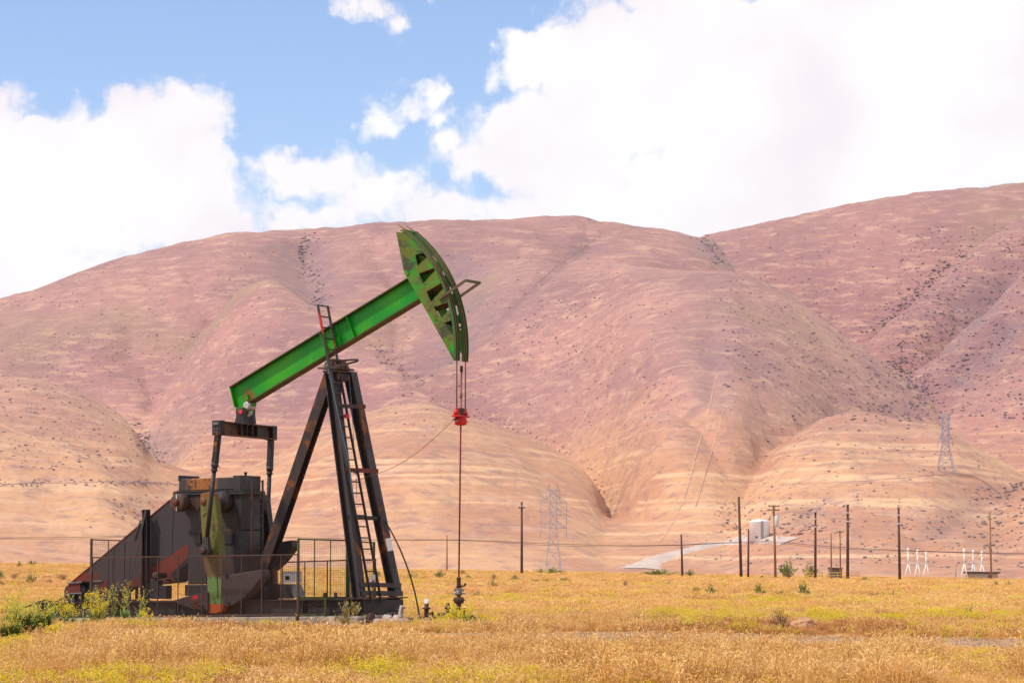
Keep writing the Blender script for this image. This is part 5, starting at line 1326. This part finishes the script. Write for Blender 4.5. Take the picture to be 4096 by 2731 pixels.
def rail_fence(px0, px1, dep, label):
    s = dep / FPX; a = at_depth(px0, 2300, dep); w = (px1 - px0) * s; zb = gzf(a.x, dep) - .2; z2_ = gzf(a.x + w, dep)
    t = empty('pipe_railing', (a.x, dep, zb)); tag(t, label, 'railing', 'yellow railings'); ym = plain('railing_yellow', (.62, .36, .03), .5)
    n = max(2, int(w / 1.5)); h = at_depth(px0, 2289, dep).z - zb
    for i in range(n + 1):
        b = MB(); b.tube([(w * i / n, 0, 0), (w * i / n, 0, h)], .07, 6); b.build('post', ym, t)
    for f in (.62, .98):
        b = MB(); b.tube([(0, 0, h * f), (w, 0, h * f)], .06, 6); b.build('rail', ym, t)
rail_fence(3222, 3290, 455, 'yellow pipe railing left of the grey shed')
rail_fence(3308, 3436, 462, 'longer yellow pipe railing in front of the grey shed')
for (px, ty, w, lb) in ((3048, 2301, .3, 'stubby dark post left of the transformer pole'), (3155, 2293, .35, 'stubby dark post right of the transformer pole')):
    p = at_depth(px, ty, 420); zb = gzf(p.x, 420); t = MB(); t.tube([(0, 0, -.2), (.02, 0, p.z - zb - .05), (.02, 0, p.z - zb)], [w / 2, w / 2, w / 2.6], 8); t.bar((-.3, 0, (p.z - zb) * .6), (.3, 0, (p.z - zb) * .6), .1, .08, (0, 0, 1)); o = t.build('marker_post', M['wood']); o.location = (p.x, 420, zb); tag(o, lb, 'post')
# grey bin standing in the field behind the pump jack
def build_bin():
    dep = 215.0; p = at_depth(1168, 2285, dep); zb = gzf(p.x, dep); w = 74 * dep / FPX; h = p.z - zb
    t = empty('water_trough', (p.x, dep, zb)); tag(t, 'grey corrugated metal bin behind the pump jack mesh guards', 'bin')
    m_ = plain('corrugated_zinc', (.33, .33, .36), .5, .15)
    b = MB(); n = 20
    for sgn in (-1, 1):
        prof = [(-w / 2 + w * i / n, sgn * (.5 + (.03 if i % 2 else 0)), 0) for i in range(n + 1)]
        b.prism(prof + [(x, y - sgn * .02, z) for x, y, z in reversed(prof)], (0, 0, h))
    for sgn in (-1, 1): b.box((sgn * w / 2, 0, h / 2), (.03, .96, h))
    b.build('side', m_, t); b = MB(); b.box((0, 0, h + .02), (w + .08, 1.12, .035)); b.build('lid', m_, t)
build_bin()
#@@REST3
# ------------------------------------------------------------------ plants: shared leaf materials
def leaf(name, c0, c1, rough=.8, transl=.0):
    k = NT(name); c = k.mix(k.rand(), c0, c1); c = k.mix(k.rng(k.noise(7, 3), .35, .7, 0, .35), c, tuple(x * .6 for x in c0))
    return k.done(c, rough)
M['straw'] = leaf('straw', (.67, .335, .080), (.83, .50, .17))
M['strawhead'] = leaf('straw_head', (.81, .44, .13), (.90, .62, .28))
M['rustw'] = leaf('rust_weed', (.40, .165, .05), (.56, .26, .085))
M['rustw2'] = leaf('rust_weed_seed', (.46, .19, .055), (.60, .31, .11))
M['mstem'] = leaf('mustard_stem', (.36, .42, .09), (.46, .48, .13))
M['mleaf'] = leaf('mustard_leaf', (.13, .22, .03), (.20, .29, .05))
M['flower'] = leaf('mustard_flower', (.80, .56, .015), (.86, .66, .03))
M['bushleaf'] = leaf('bush_leaf', (.075, .145, .02), (.13, .21, .035))
M['shrubg'] = leaf('shrub_green', (.20, .25, .05), (.29, .31, .075))
M['shrubo'] = leaf('shrub_olive', (.32, .27, .085), (.39, .32, .11))
M['twig'] = leaf('shrub_twig', (.24, .12, .07), (.30, .17, .10))

def blade(b, base, ang, lean, h, w, mi, segs=3):
    d = Vector((math.cos(ang), math.sin(ang), 0)); s = Vector((-d.y, d.x, 0)) * (w / 2); vs = []
    for i in range(segs + 1):
        t = i / segs; p = base + d * (lean * t * t * h) + Vector((0, 0, h * t * (1 - .12 * lean * t))); k = 1 - .75 * t
        vs += [p - s * k, p + s * k]
    b.add(vs, [(2 * i, 2 * i + 1, 2 * i + 3, 2 * i + 2) for i in range(segs)], mi); return (vs[-1] + vs[-2]) / 2, d
def diamond(b, p, up, l, w, mi):
    up = up.normalized(); a = up.orthogonal().normalized(); c = up.cross(a)
    vs = [p, p + up * l * .45 + a * w / 2, p + up * l * .45 + c * w / 2, p + up * l * .45 - a * w / 2, p + up * l * .45 - c * w / 2, p + up * l]
    b.add(vs, [(0, 1, 2), (0, 2, 3), (0, 3, 4), (0, 4, 1), (5, 2, 1), (5, 3, 2), (5, 4, 3), (5, 1, 4)], mi)
def proto(b, name, mats):
    me = bpy.data.meshes.new(name); me.from_pydata(b.v, [], b.f)
    for m_ in mats: me.materials.append(m_)
    me.polygons.foreach_set('material_index', b.m); me.update(); return me
def straw_proto(r, n, h0, h1, rad, head=.6):
    b = MB()
    for _ in range(n):
        a = r.uniform(0, 6.28); q = rad * math.sqrt(r.random()); h = r.uniform(h0, h1)
        tip, d = blade(b, Vector((q * math.cos(a), q * math.sin(a), -.03)), r.uniform(0, 6.28), r.uniform(.1, .75), h, r.uniform(.006, .011), 0)
        if r.random() < head: diamond(b, tip - Vector((0, 0, .02)), d * .55 + Vector((0, 0, r.uniform(-.2, .8))), r.uniform(.06, .10), .020, 1)
    return b
def rust_proto(r, n, h0, h1, rad):
    b = MB()
    for _ in range(n):
        a = r.uniform(0, 6.28); q = rad * math.sqrt(r.random()); h = r.uniform(h0, h1); base = Vector((q * math.cos(a), q * math.sin(a), -.02))
        tip, d = blade(b, base, a, r.uniform(.2, .9), h, .010, 0, 2)
        for k in range(5):
            t = r.uniform(.4, 1); p = base.lerp(tip, t); up = Vector((r.uniform(-1, 1), r.uniform(-1, 1), r.uniform(.2, 1.2))); diamond(b, p, up, r.uniform(.04, .09), r.uniform(.012, .026), 1)
    return b
def mustard_proto(r, n, h0, h1, rad, fl=9, leaves=True):
    b = MB()
    for _ in range(n):
        a = r.uniform(0, 6.28); q = rad * math.sqrt(r.random()); h = r.uniform(h0, h1); base = Vector((q * math.cos(a), q * math.sin(a), -.02))
        tip, d = blade(b, base, r.uniform(0, 6.28), r.uniform(.05, .5), h, .009, 0, 3)
        ends = [tip]
        for k in range(4):
            t = r.uniform(.35, .9); p = base.lerp(tip, t); a2 = r.uniform(0, 6.28); L = h * r.uniform(.15, .4)
            e, _d = blade(b, p, a2, r.uniform(.5, 1.1), L, .006, 0, 1); ends.append(e)
        for e in ends:
            for k in range(max(1, fl // 4)):
                diamond(b, e + Vector((r.uniform(-.035, .035), r.uniform(-.035, .035), r.uniform(-.05, .02))), Vector((r.uniform(-1, 1), r.uniform(-1, 1), 1)), r.uniform(.022, .036), r.uniform(.022, .036), 2)
        if leaves:
            for k in range(3):
                a2 = r.uniform(0, 6.28); blade(b, base + Vector((0, 0, h * r.uniform(.02, .35))), a2, r.uniform(.6, 1.4), h * r.uniform(.18, .32), .035, 1, 2)
    return b

# ------------------------------------------------------------------ grass: instanced tufts, one object of stuff for each kind
def gn_scatter(name, label, cat, meshes, pts, scl, tilt):
    if len(pts) == 0: return
    protos = bpy.data.collections.new(name + '_tufts')
    for i, me in enumerate(meshes):
        o = bpy.data.objects.new(name + '_tuft', me); protos.objects.link(o)
    me = bpy.data.meshes.new(name); me.vertices.add(len(pts)); me.vertices.foreach_set('co', pts.astype(np.float32).ravel())
    a = me.attributes.new('scl', 'FLOAT_VECTOR', 'POINT'); a.data.foreach_set('vector', scl.astype(np.float32).ravel())
    a = me.attributes.new('rot', 'FLOAT_VECTOR', 'POINT'); rot = np.stack([rng.normal(0, tilt, len(pts)), rng.normal(0, tilt, len(pts)), rng.uniform(0, 6.28, len(pts))], 1); a.data.foreach_set('vector', rot.astype(np.float32).ravel())
    a = me.attributes.new('idx', 'INT', 'POINT'); a.data.foreach_set('value', rng.integers(0, len(meshes), len(pts)).astype(np.int32))
    ob = bpy.data.objects.new(name, me); COL.objects.link(ob); tag(ob, label, cat, kind='stuff')
    g = bpy.data.node_groups.new(name + '_scatter', 'GeometryNodeTree')
    g.interface.new_socket('Geometry', in_out='INPUT', socket_type='NodeSocketGeometry'); g.interface.new_socket('Geometry', in_out='OUTPUT', socket_type='NodeSocketGeometry')
    N, L = g.nodes, g.links; gi, go = N.new('NodeGroupInput'), N.new('NodeGroupOutput')
    ci = N.new('GeometryNodeCollectionInfo'); ci.inputs['Collection'].default_value = protos; ci.inputs['Separate Children'].default_value = True; ci.inputs['Reset Children'].default_value = True
    ip = N.new('GeometryNodeInstanceOnPoints'); ip.inputs['Pick Instance'].default_value = True
    def na(nm, dt):
        n = N.new('GeometryNodeInputNamedAttribute'); n.data_type = dt; n.inputs['Name'].default_value = nm; return n.outputs['Attribute']
    L.new(gi.outputs[0], ip.inputs['Points']); L.new(ci.outputs[0], ip.inputs['Instance'])
    L.new(na('idx', 'INT'), ip.inputs['Instance Index']); L.new(na('rot', 'FLOAT_VECTOR'), ip.inputs['Rotation']); L.new(na('scl', 'FLOAT_VECTOR'), ip.inputs['Scale'])
    L.new(ip.outputs[0], go.inputs[0])
    md = ob.modifiers.new('scatter', 'NODES'); md.node_group = g
    return ob

rr = random.Random(3)
STRAW = [proto(straw_proto(rr, 44, .20, .46, .25), 'straw_tuft', [M['straw'], M['strawhead']]) for _ in range(4)]
STRAWT = [proto(straw_proto(rr, 34, .35, .66, .20, .75), 'tall_straw_tuft', [M['straw'], M['strawhead']]) for _ in range(3)]
RUSTT = [proto(rust_proto(rr, 16, .14, .34, .20), 'rust_tuft', [M['rustw'], M['rustw2']]) for _ in range(4)]
MUST = [proto(mustard_proto(rr, 9, .22, .48, .22), 'mustard_tuft', [M['mstem'], M['mleaf'], M['flower']]) for _ in range(4)]

def build_grass():
    def wedge(d0, d1, dens):
        half = lambda d: .205 * d + 3.0
        A = (half(d0) + half(d1)) * (d1 - d0); n = int(A * dens)
        d = rng.uniform(d0, d1, int(n * 1.0)); u = rng.uniform(-1, 1, len(d)); keep = rng.random(len(d)) < half(d) / half(d1) 
        d, u = d[keep], u[keep]; return u * half(d), d
    X, Y, S = [], [], []
    for (d0, d1, dens, sc) in ((34, 60, 46, .50), (60, 92, 34, .52), (92, 150, 9, .95), (150, 260, 3.2, 1.3), (260, 430, 1.0, 1.8), (430, 640, .5, 2.2)):
        x, y = wedge(d0, d1, dens); X.append(x); Y.append(y); S.append(np.full(len(x), sc))
    x, y, s = np.concatenate(X), np.concatenate(Y), np.concatenate(S)
    # keep clear of the foundation, the near side under the fence and the track
    lx = (x - PO.x) * EX.x + (y - PO.y) * EX.y; ly = (x - PO.x) * EY.x + (y - PO.y) * EY.y
    ok = ~((lx > -13.6) & (lx < -2.2) & (np.abs(ly) < 1.45))
    x, y, s = x[ok], y[ok], s[ok]
    px = CX + x / y * FPX
    tr = np.abs(y - track_mid(x)) / track_half(x)
    ontrack = (x > -4) & (tr < 1.0)
    n1 = fbm(x * .35, y * .16, 3, 21); n2 = fbm(x * .16 + 9, y * .09, 3, 22); n3 = fbm(x * .8, y * .5, 2, 23); q = rng.random(len(x))
    pm = np.clip((n1 - .50) * 3.2, 0, .75) * .55                        # mustard chance
    pm = np.where((y > 78) & (y < 128), np.clip((n1 - .47) * 3.0, .02, .55), pm)
    pm = np.where((y > 78) & (px < 1500), pm * .5, pm)
    pm = np.where(y < 50, np.clip((fbm(x * .9, y * .5, 3, 61) - .42) * 2.0, .03, .34), pm)
    pm = np.where((y >= 50) & (y < 78), np.where(px < 900, np.clip((n1 - .5) * 3, 0, .4), pm * .35), pm)
    pm = np.where(y > 128, np.clip((n1 - .56) * 2.5, 0, .3), pm)
    pr = np.clip((n2 - .40) * 4.0, .05, .85)
    pr = np.where((y > 66) & (y < 80) & (px > 1900), np.clip(pr + .45, 0, .9), pr)
    pr = np.where(y > 90, pr * .6, pr)
    kind = np.where(q < pm, 2, np.where(q < pm + pr * (1 - pm), 1, 0))
    kind = np.where((kind == 0) & (y > 52) & (y < 63.5) & (x > -1) & (n2 > .54) & (n3 > .42), 3, kind)
    kind = np.where((kind == 0) & (n2 < .40) & (y < 54) & (n3 > .53), 3, kind)
    kind = np.where((kind == 3) & (x > -3) & (track_mid(x) - track_half(x) - y < 9) & (n2 < .60), 0, kind)
    thin = ontrack & (rng.random(len(x)) < .95)
    bare = (n3 < .30) & (rng.random(len(x)) < .8)
    ok = ~(thin | bare); x, y, s, kind = x[ok], y[ok], s[ok], kind[ok]
    z = gz(x, y); P3 = np.stack([x, y, z], 1)
    hs = s * rng.uniform(.75, 1.2, len(x)) * np.clip(.25 + 1.5 * fbm(x * 1.1, y * .7, 2, 44), .45, 1.6); hs = np.where(ontrack[ok], hs * .6, hs); hs = np.where(kind == 3, hs * 1.35, hs)
    near = ((x - PO.x) * EX.x + (y - PO.y) * EX.y > -14) & ((x - PO.x) * EX.x + (y - PO.y) * EX.y < 2) & (((x - PO.x) * EY.x + (y - PO.y) * EY.y) < -1.3) & (((x - PO.x) * EY.x + (y - PO.y) * EY.y) > -5)
    hs = np.where(near, hs * .5, hs)
    hz = np.where(s > .9, hs * (.40 / s) ** .9, hs); dtr = track_mid(x) - track_half(x) - y; hz = np.where((x > -3) & (dtr > 0) & (dtr < 12) & (kind != 3), hz * (.24 + .76 * np.clip(dtr / 12, 0, 1)), hz)
    SC = np.stack([hs, hs, hz], 1)
    for kd, nm, lb, ct, ms in ((0, 'dry_grass', 'dry straw coloured grass covering the field', 'grass', STRAW), (3, 'tall_dry_grass', 'taller pale grass with nodding seed heads in the foreground', 'grass', STRAWT),
                               (1, 'rust_weeds', 'low rust brown weeds mixed through the dry grass', 'weeds', RUSTT), (2, 'mustard_flowers', 'yellow flowering mustard growing in drifts through the grass', 'flowers', MUST)):
        m_ = kind == kd; gn_scatter(nm, lb, ct, ms, P3[m_], SC[m_], .10)
build_grass()

# gravel lying on the track
def build_stones():
    n = 6000; x = rng.uniform(-4, 16, n); t = rng.uniform(-1, 1, n); y = track_mid(x) + t * track_half(x); z = gz(x, y) + .014
    bm = bmesh.new(); bmesh.ops.create_icosphere(bm, subdivisions=1, radius=1)
    v0 = np.array([v.co for v in bm.verts]); f0 = np.array([[v.index for v in f.verts] for f in bm.faces]); bm.free()
    V_, F_ = [], []
    for i in range(n):
        s = rng.uniform(.012, .05) * (1.8 if rng.random() < .05 else 1); v = v0 * rng.uniform(.7, 1.2, (len(v0), 1)) * s * (1, 1, .6) + (x[i], y[i], z[i]); V_.append(v); F_.append(f0 + i * len(v0))
    co = np.concatenate(V_).astype(np.float32); fa = np.concatenate(F_); me = bpy.data.meshes.new('track_stones'); me.from_pydata(co.tolist(), [], fa.tolist()); me.materials.append(plain('stone', (.50, .33, .20), .9, .5, 2.0))
    o = bpy.data.objects.new('track_stones', me); COL.objects.link(o); tag(o, 'small pale stones strewn over the dirt track', 'stones', kind='stuff')
build_stones()

# ------------------------------------------------------------------ single shrubs in the field
def shrub_meshes(seed, gm, twiggy=False):
    r = random.Random(seed); bs, bl = MB(), MB()
    for i in range(26 if not twiggy else 44):
        a = r.uniform(0, 6.28); e = r.uniform(.25, 1.45); L = r.uniform(.55, 1.0); d = Vector((math.cos(a) * math.cos(e), math.sin(a) * math.cos(e), math.sin(e)))
        m1_ = d * L * .5 + Vector((r.uniform(-.06, .06), r.uniform(-.06, .06), -.02)); p = d * L
        bs.tube([Vector((0, 0, -.03)), m1_, p], [.016, .011, .005], 4, cap=False)
        for k in range(16 if not twiggy else 7):
            t = r.uniform(.45, 1.05); q = m1_.lerp(p, (t - .45) / .6) + Vector((r.gauss(0, .07), r.gauss(0, .07), r.gauss(0, .05)))
            if q.z < 0: q.z = .02
            up = (d + Vector((r.uniform(-.7, .7), r.uniform(-.7, .7), r.uniform(-.2, .9)))).normalized(); l = r.uniform(.07, .15) * (1 if not twiggy else .7); w = l * .34
            s = up.orthogonal().normalized(); c, s2 = math.cos(r.uniform(0, 6.28)), math.sin(r.uniform(0, 6.28)); s = (s * c + up.cross(s) * s2).normalized()
            bl.add([q, q + up * l * .5 + s * w, q + up * l, q + up * l * .5 - s * w], [(0, 1, 2, 3)])
    return proto(bs, 'stems', [M['twig']]), proto(bl, 'foliage', [gm])
SHR = {'g': [shrub_meshes(i, M['shrubg']) for i in (1, 2, 3)], 'o': [shrub_meshes(i, M['shrubo']) for i in (4, 5, 6)], 't': [shrub_meshes(i, M['twig'], True) for i in (7, 8)]}
def ground_at(px, py):
    """field point seen at this picture height"""
    ds = np.concatenate([np.linspace(36, 200, 700), np.linspace(201, 640, 500)]); x = (px - CX) / FPX * ds
    v = (gz(x, ds) - CZ) / ds; tv = float(pyv(py)); i = int(np.argmax(v >= tv)); d = ds[i] if v[i] >= tv else 600.0
    return Vector(((px - CX) / FPX * d, d, gzf((px - CX) / FPX * d, d)))
def shrub(px, py, w, h, kd, label, group='shrubs scattered over the field'):
    p = ground_at(px, py); s = p.y / FPX; t = empty('field_shrub', (p.x, p.y, p.z - .02), rng.uniform(0, 6.28)); tag(t, label, 'shrub', group)
    st, fo = SHR[kd][int(rng.integers(len(SHR[kd])))]; t.scale = (w * s * .8, w * s * .8, h * s * 1.55)
    for nm, me in (('stems', st), ('foliage', fo)):
        o = bpy.data.objects.new(nm, me); COL.objects.link(o); o.parent = t
    return t
def b8(x, y): return 2048 + x / 1.1484, 2200 + y / 1.1484
def b7(x, y): return x / 1.1484, 2200 + y / 1.1484
for (f, x, y, w, h, kd, lb) in (
    (b8, 1333, 216, 54, 50, 'g', 'tall bright green shrub right of centre in the golden field'), (b8, 1250, 220, 80, 26, 'o', 'low olive shrub spreading left of the tall green one'),
    (b8, 1130, 208, 52, 40, 'g', 'round green shrub below the transformer pole'), (b8, 908, 208, 46, 36, 'g', 'green shrub below the bend of the dirt road'), (b8, 850, 196, 60, 22, 'o', 'low olive shrub beside the green one below the road'),
    (b8, 1655, 226, 84, 26, 'o', 'wide flat olive shrub in the right of the field'), (b8, 1748, 220, 26, 24, 'o', 'little olive shrub right of the wide flat one'), (b8, 15, 142, 34, 24, 'g', 'green shrub right below the wellhead rod pole'),
    (b8, 108, 152, 54, 20, 't', 'brown low shrub below the lone dark pole'), (b8, 156, 152, 36, 18, 't', 'brown twiggy shrub beside the low brown one'), (b8, 228, 152, 66, 20, 'o', 'long low olive shrub under the left pylon'),
    (b8, 520, 170, 24, 28, 't', 'thin upright brown shrub left of the road foot'), (b8, 1615, 140, 40, 14, 'g', 'flat green shrub at the field edge by the thick pole'), (b8, 2220, 166, 46, 18, 'o', 'dull shrub at the right field edge left of its twin'),
    (b8, 2270, 168, 26, 20, 'o', 'dull shrub at the right field edge right of its twin'), (b8, 2090, 306, 46, 36, 'g', 'dark green clump among yellow flowers at the right'), (b8, 1560, 215, 20, 18, 't', 'tiny brown shrub below the thick dark pole'),
    (b8, 1020, 205, 30, 24, 't', 'small brown shrub between the two green ones'), (b8, 720, 165, 26, 16, 'o', 'small olive shrub below the road mouth'),
    (b7, 150, 156, 54, 36, 'o', 'bushy olive shrub behind the pump jack at far left'), (b7, 75, 138, 40, 26, 't', 'brown shrub left of the bushy olive one'), (b7, 12, 140, 34, 34, 'g', 'green shrub cut by the left picture edge'),
    (b7, 12, 165, 30, 20, 'g', 'small green shrub just below the left edge one'), (b7, 290, 145, 60, 30, 't', 'brown shrub close behind the belt guard slope'), (b7, 235, 155, 34, 20, 't', 'small brown shrub left of the belt guard slope'),
    (b7, 155, 68, 40, 16, 'g', 'green shrub on the far field edge at left'), (b7, 95, 76, 24, 18, 'g', 'little green shrub on the far field edge at left'), (b7, 1740, 125, 30, 20, 'g', 'green shrub seen between the front legs'),
    (b7, 1900, 133, 50, 20, 'o', 'olive shrub between the cable and the gauge'), (b7, 2025, 130, 44, 30, 'g', 'green shrub left behind the wellhead'), (b7, 2130, 110, 30, 16, 'o', 'olive shrub right behind the wellhead top'),
    (b7, 2150, 132, 24, 16, 'g', 'small green shrub right of the wellhead'), (b7, 2265, 172, 44, 26, 'o', 'olive shrub right of the wellhead in the grass'), (b7, 2195, 218, 50, 20, 'g', 'green clump right below the wellhead valves'),
    (b7, 2270, 138, 24, 24, 't', 'upright brown shrub right of the wellhead'), (b7, 2065, 220, 40, 18, 'g', 'green clump left of the wellhead valves'),
    (b7, 1508, 512, 84, 56, 'o', 'grey green weed bush in the foreground grass'), (b8, 1228, 378, 90, 92, 't', 'leafless brown twiggy bush beside the dirt mound'), (b8, 1130, 335, 60, 34, 't', 'rusty brown weed bush left of the twiggy one'),
    (b8, 1025, 600, 90, 60, 'g', 'green leafy clump at the bottom edge of the picture'), (b8, 850, 362, 90, 26, 't', 'reddish brown weed mat by the track'),
    (b7, 1628, 352, 120, 96, 'o', 'green and orange weed bush in front of the skid end')):
    px, py = f(x, y); shrub(px, py, w / 1.1484, h / 1.1484, kd, lb)
for (px, py, w, h, lb) in ((2190, 2294, 120, 18, 'bright green patch at the field edge under the left pylon'), (2640, 2303, 130, 20, 'bright green patch at the foot of the dirt road'), (2760, 2306, 40, 22, 'green tuft at the foot of the short road pole'), (3150, 2312, 70, 50, 'grey green bush left of the yellow railing'), (3235, 2310, 60, 44, 'grey green bush behind the yellow railing')):
    shrub(px, py, w, h, 'g', lb)

# mustard plants that stand out singly
def mustard_plant(loc, h, n, spread, seed, label, fl=12, stem_r=.006, dense=False):
    r = random.Random(seed); t = empty('mustard_plant', loc, r.uniform(0, 6.28)); tag(t, label, 'plant', 'mustard plants by the pump jack')
    bs, bl, bf = MB(), MB(), MB()
    for i in range(n):
        a = r.uniform(0, 6.28); q = spread * .35 * math.sqrt(r.random()); b0 = Vector((q * math.cos(a), q * math.sin(a), -.03)); H_ = h * r.uniform(.55, 1.0); out = spread * r.uniform(.2, .9)
        tip = b0 + Vector((math.cos(a) * out, math.sin(a) * out, H_)); mid_ = b0.lerp(tip, .5) + Vector((-math.cos(a) * out * .15, -math.sin(a) * out * .15, .05))
        bs.tube([b0, mid_, tip], [stem_r, stem_r * .8, stem_r * .5], 4, cap=False); ends = [tip]
        for k in range(7):
            u = r.uniform(.3, .95); p = (b0.lerp(mid_, u * 2) if u < .5 else mid_.lerp(tip, u * 2 - 1)); a2 = r.uniform(0, 6.28); L = H_ * r.uniform(.12, .34)
            e = p + Vector((math.cos(a2) * L * .75, math.sin(a2) * L * .75, L * r.uniform(.3, .9))); bs.tube([p, p.lerp(e, .5) + Vector((0, 0, -.01)), e], [stem_r * .6, stem_r * .5, stem_r * .35], 3, cap=False); ends.append(e)
        for e in ends:
            for k in range(fl // 3):
                diamond(bf, e + Vector((r.gauss(0, .022), r.gauss(0, .022), r.gauss(0, .025))), Vector((r.uniform(-1, 1), r.uniform(-1, 1), 1)), r.uniform(.020, .034), r.uniform(.022, .036), 0)
        for k in range(20 if dense else 5):
            u = r.uniform(.02, .55 if dense else .35); p = b0.lerp(tip, u); a2 = r.uniform(0, 6.28); blade(bl, p, a2, r.uniform(.7, 1.5), h * r.uniform(.10, .22), r.uniform(.03, .06), 0, 2)
    for nm, b_, m_ in (('stems', bs, M['mstem']), ('leaves', bl, M['bushleaf'] if dense else M['mleaf']), ('flowers', bf, M['flower'])):
        o = bpy.data.objects.new(nm, proto(b_, nm, [m_])); COL.objects.link(o); o.parent = t; o['kind'] = 'stuff'
    return t
for i, (px, py, hpx, n, spx, fl, dense, lb) in enumerate((
    (100, 2550, 165, 40, 80, 3, True, 'big dense green mustard bush at the far left foreground'), (55, 2570, 125, 24, 65, 3, True, 'green and brown bush cut by the left foreground edge'), (170, 2530, 135, 26, 65, 3, True, 'green mustard bush right of the big dense one'),
    (30, 2520, 210, 12, 110, 9, False, 'tall airy mustard plant at the left picture edge'), (255, 2512, 140, 14, 70, 9, False, 'airy mustard plant before the skid tail'), (330, 2510, 135, 12, 80, 9, False, 'thin mustard plant before the motor opening'),
    (405, 2508, 150, 20, 60, 12, False, 'round mustard plant thick with yellow flowers by the fence corner'), (478, 2506, 192, 5, 70, 6, False, 'tallest single mustard stalk before the belt guard'), (540, 2506, 155, 5, 60, 6, False, 'slim mustard stalk right of the tallest one'),
    (590, 2508, 90, 7, 60, 9, False, 'low mustard sprig right of the slim stalk'), (1850, 2516, 110, 18, 70, 12, False, 'yellow flowering bush at the foot of the wellhead'), (1905, 2514, 85, 10, 80, 9, False, 'yellow flowering plant right of the wellhead foot'),
    (1790, 2516, 75, 12, 60, 15, False, 'yellow flowering plant left of the wellhead foot'), (1950, 2512, 60, 10, 50, 15, False, 'yellow sprig beyond the white stone'), (1050, 2520, 50, 7, 110, 6, False, 'low yellow flowers before the concrete plinth'), (1130, 2524, 50, 7, 90, 6, False, 'low yellow flowers near the fence foot'),
    (250, 2560, 70, 16, 90, 12, False, 'yellow flowers in front of the big green bush'))):
    p = ground_at(px, py); s = p.y / FPX; mustard_plant((p.x, p.y, p.z), hpx * s, n, spx * s, 100 + i, lb, fl, dense=dense)

# dirt mound and a pale stone
def rock(px, py, w, h, name, label, mat, seed):
    p = ground_at(px, py); s = p.y / FPX; r = np.random.default_rng(seed); bm = bmesh.new(); bmesh.ops.create_icosphere(bm, subdivisions=4, radius=1)
    co = np.array([v.co for v in bm.verts]); n = fbm(co[:, 0] * 2 + seed, co[:, 1] * 2 + co[:, 2] * 1.7, 4, seed, .6)
    for v, k in zip(bm.verts, n):
        v.co = v.co * (.7 + .6 * k); v.co.z = max(v.co.z, -.25); v.co = Vector((v.co.x * w * s / 2, v.co.y * w * s / 2, v.co.z * h * s))
    me = bpy.data.meshes.new(name); bm.to_mesh(me); bm.free(); me.materials.append(mat)
    o = bpy.data.objects.new(name, me); COL.objects.link(o); o.location = (p.x, p.y, p.z - .02); tag(o, label, 'mound' if 'mound' in name else 'stone')
rock(3205, 2512, 130, 44, 'dirt_mound', 'low reddish dirt mound beside the leafless bush', paint('mound_earth', (.56, .30, .155), (.47, .24, .13), rust=(.36, .19, .10), amt=.4, scale=6, rough=.95, streak=0), 4)
rock(1980, 2524, 26, 14, 'pale_stone', 'pale grey stone in the grass right of the wellhead', plain('pale_rock', (.52, .46, .43), .9), 9)

# ------------------------------------------------------------------ the air between here and the hills
hm = bpy.data.materials.new('haze_air'); hm.use_nodes = True
hn = hm.node_tree.nodes; hn.clear(); ho = hn.new('ShaderNodeOutputMaterial'); pv_ = hn.new('ShaderNodeVolumePrincipled')
pv_.inputs['Color'].default_value = (.86, .76, .92, 1); pv_.inputs['Density'].default_value = 0.00004; pv_.inputs['Anisotropy'].default_value = .2
hm.node_tree.links.new(pv_.outputs[0], ho.inputs['Volume'])
b = MB(); b.box((0, 1400, 160), (3400, 3120, 360)); o = b.build('haze', hm); tag(o, 'thin pale summer haze in the air', 'haze', kind='stuff')
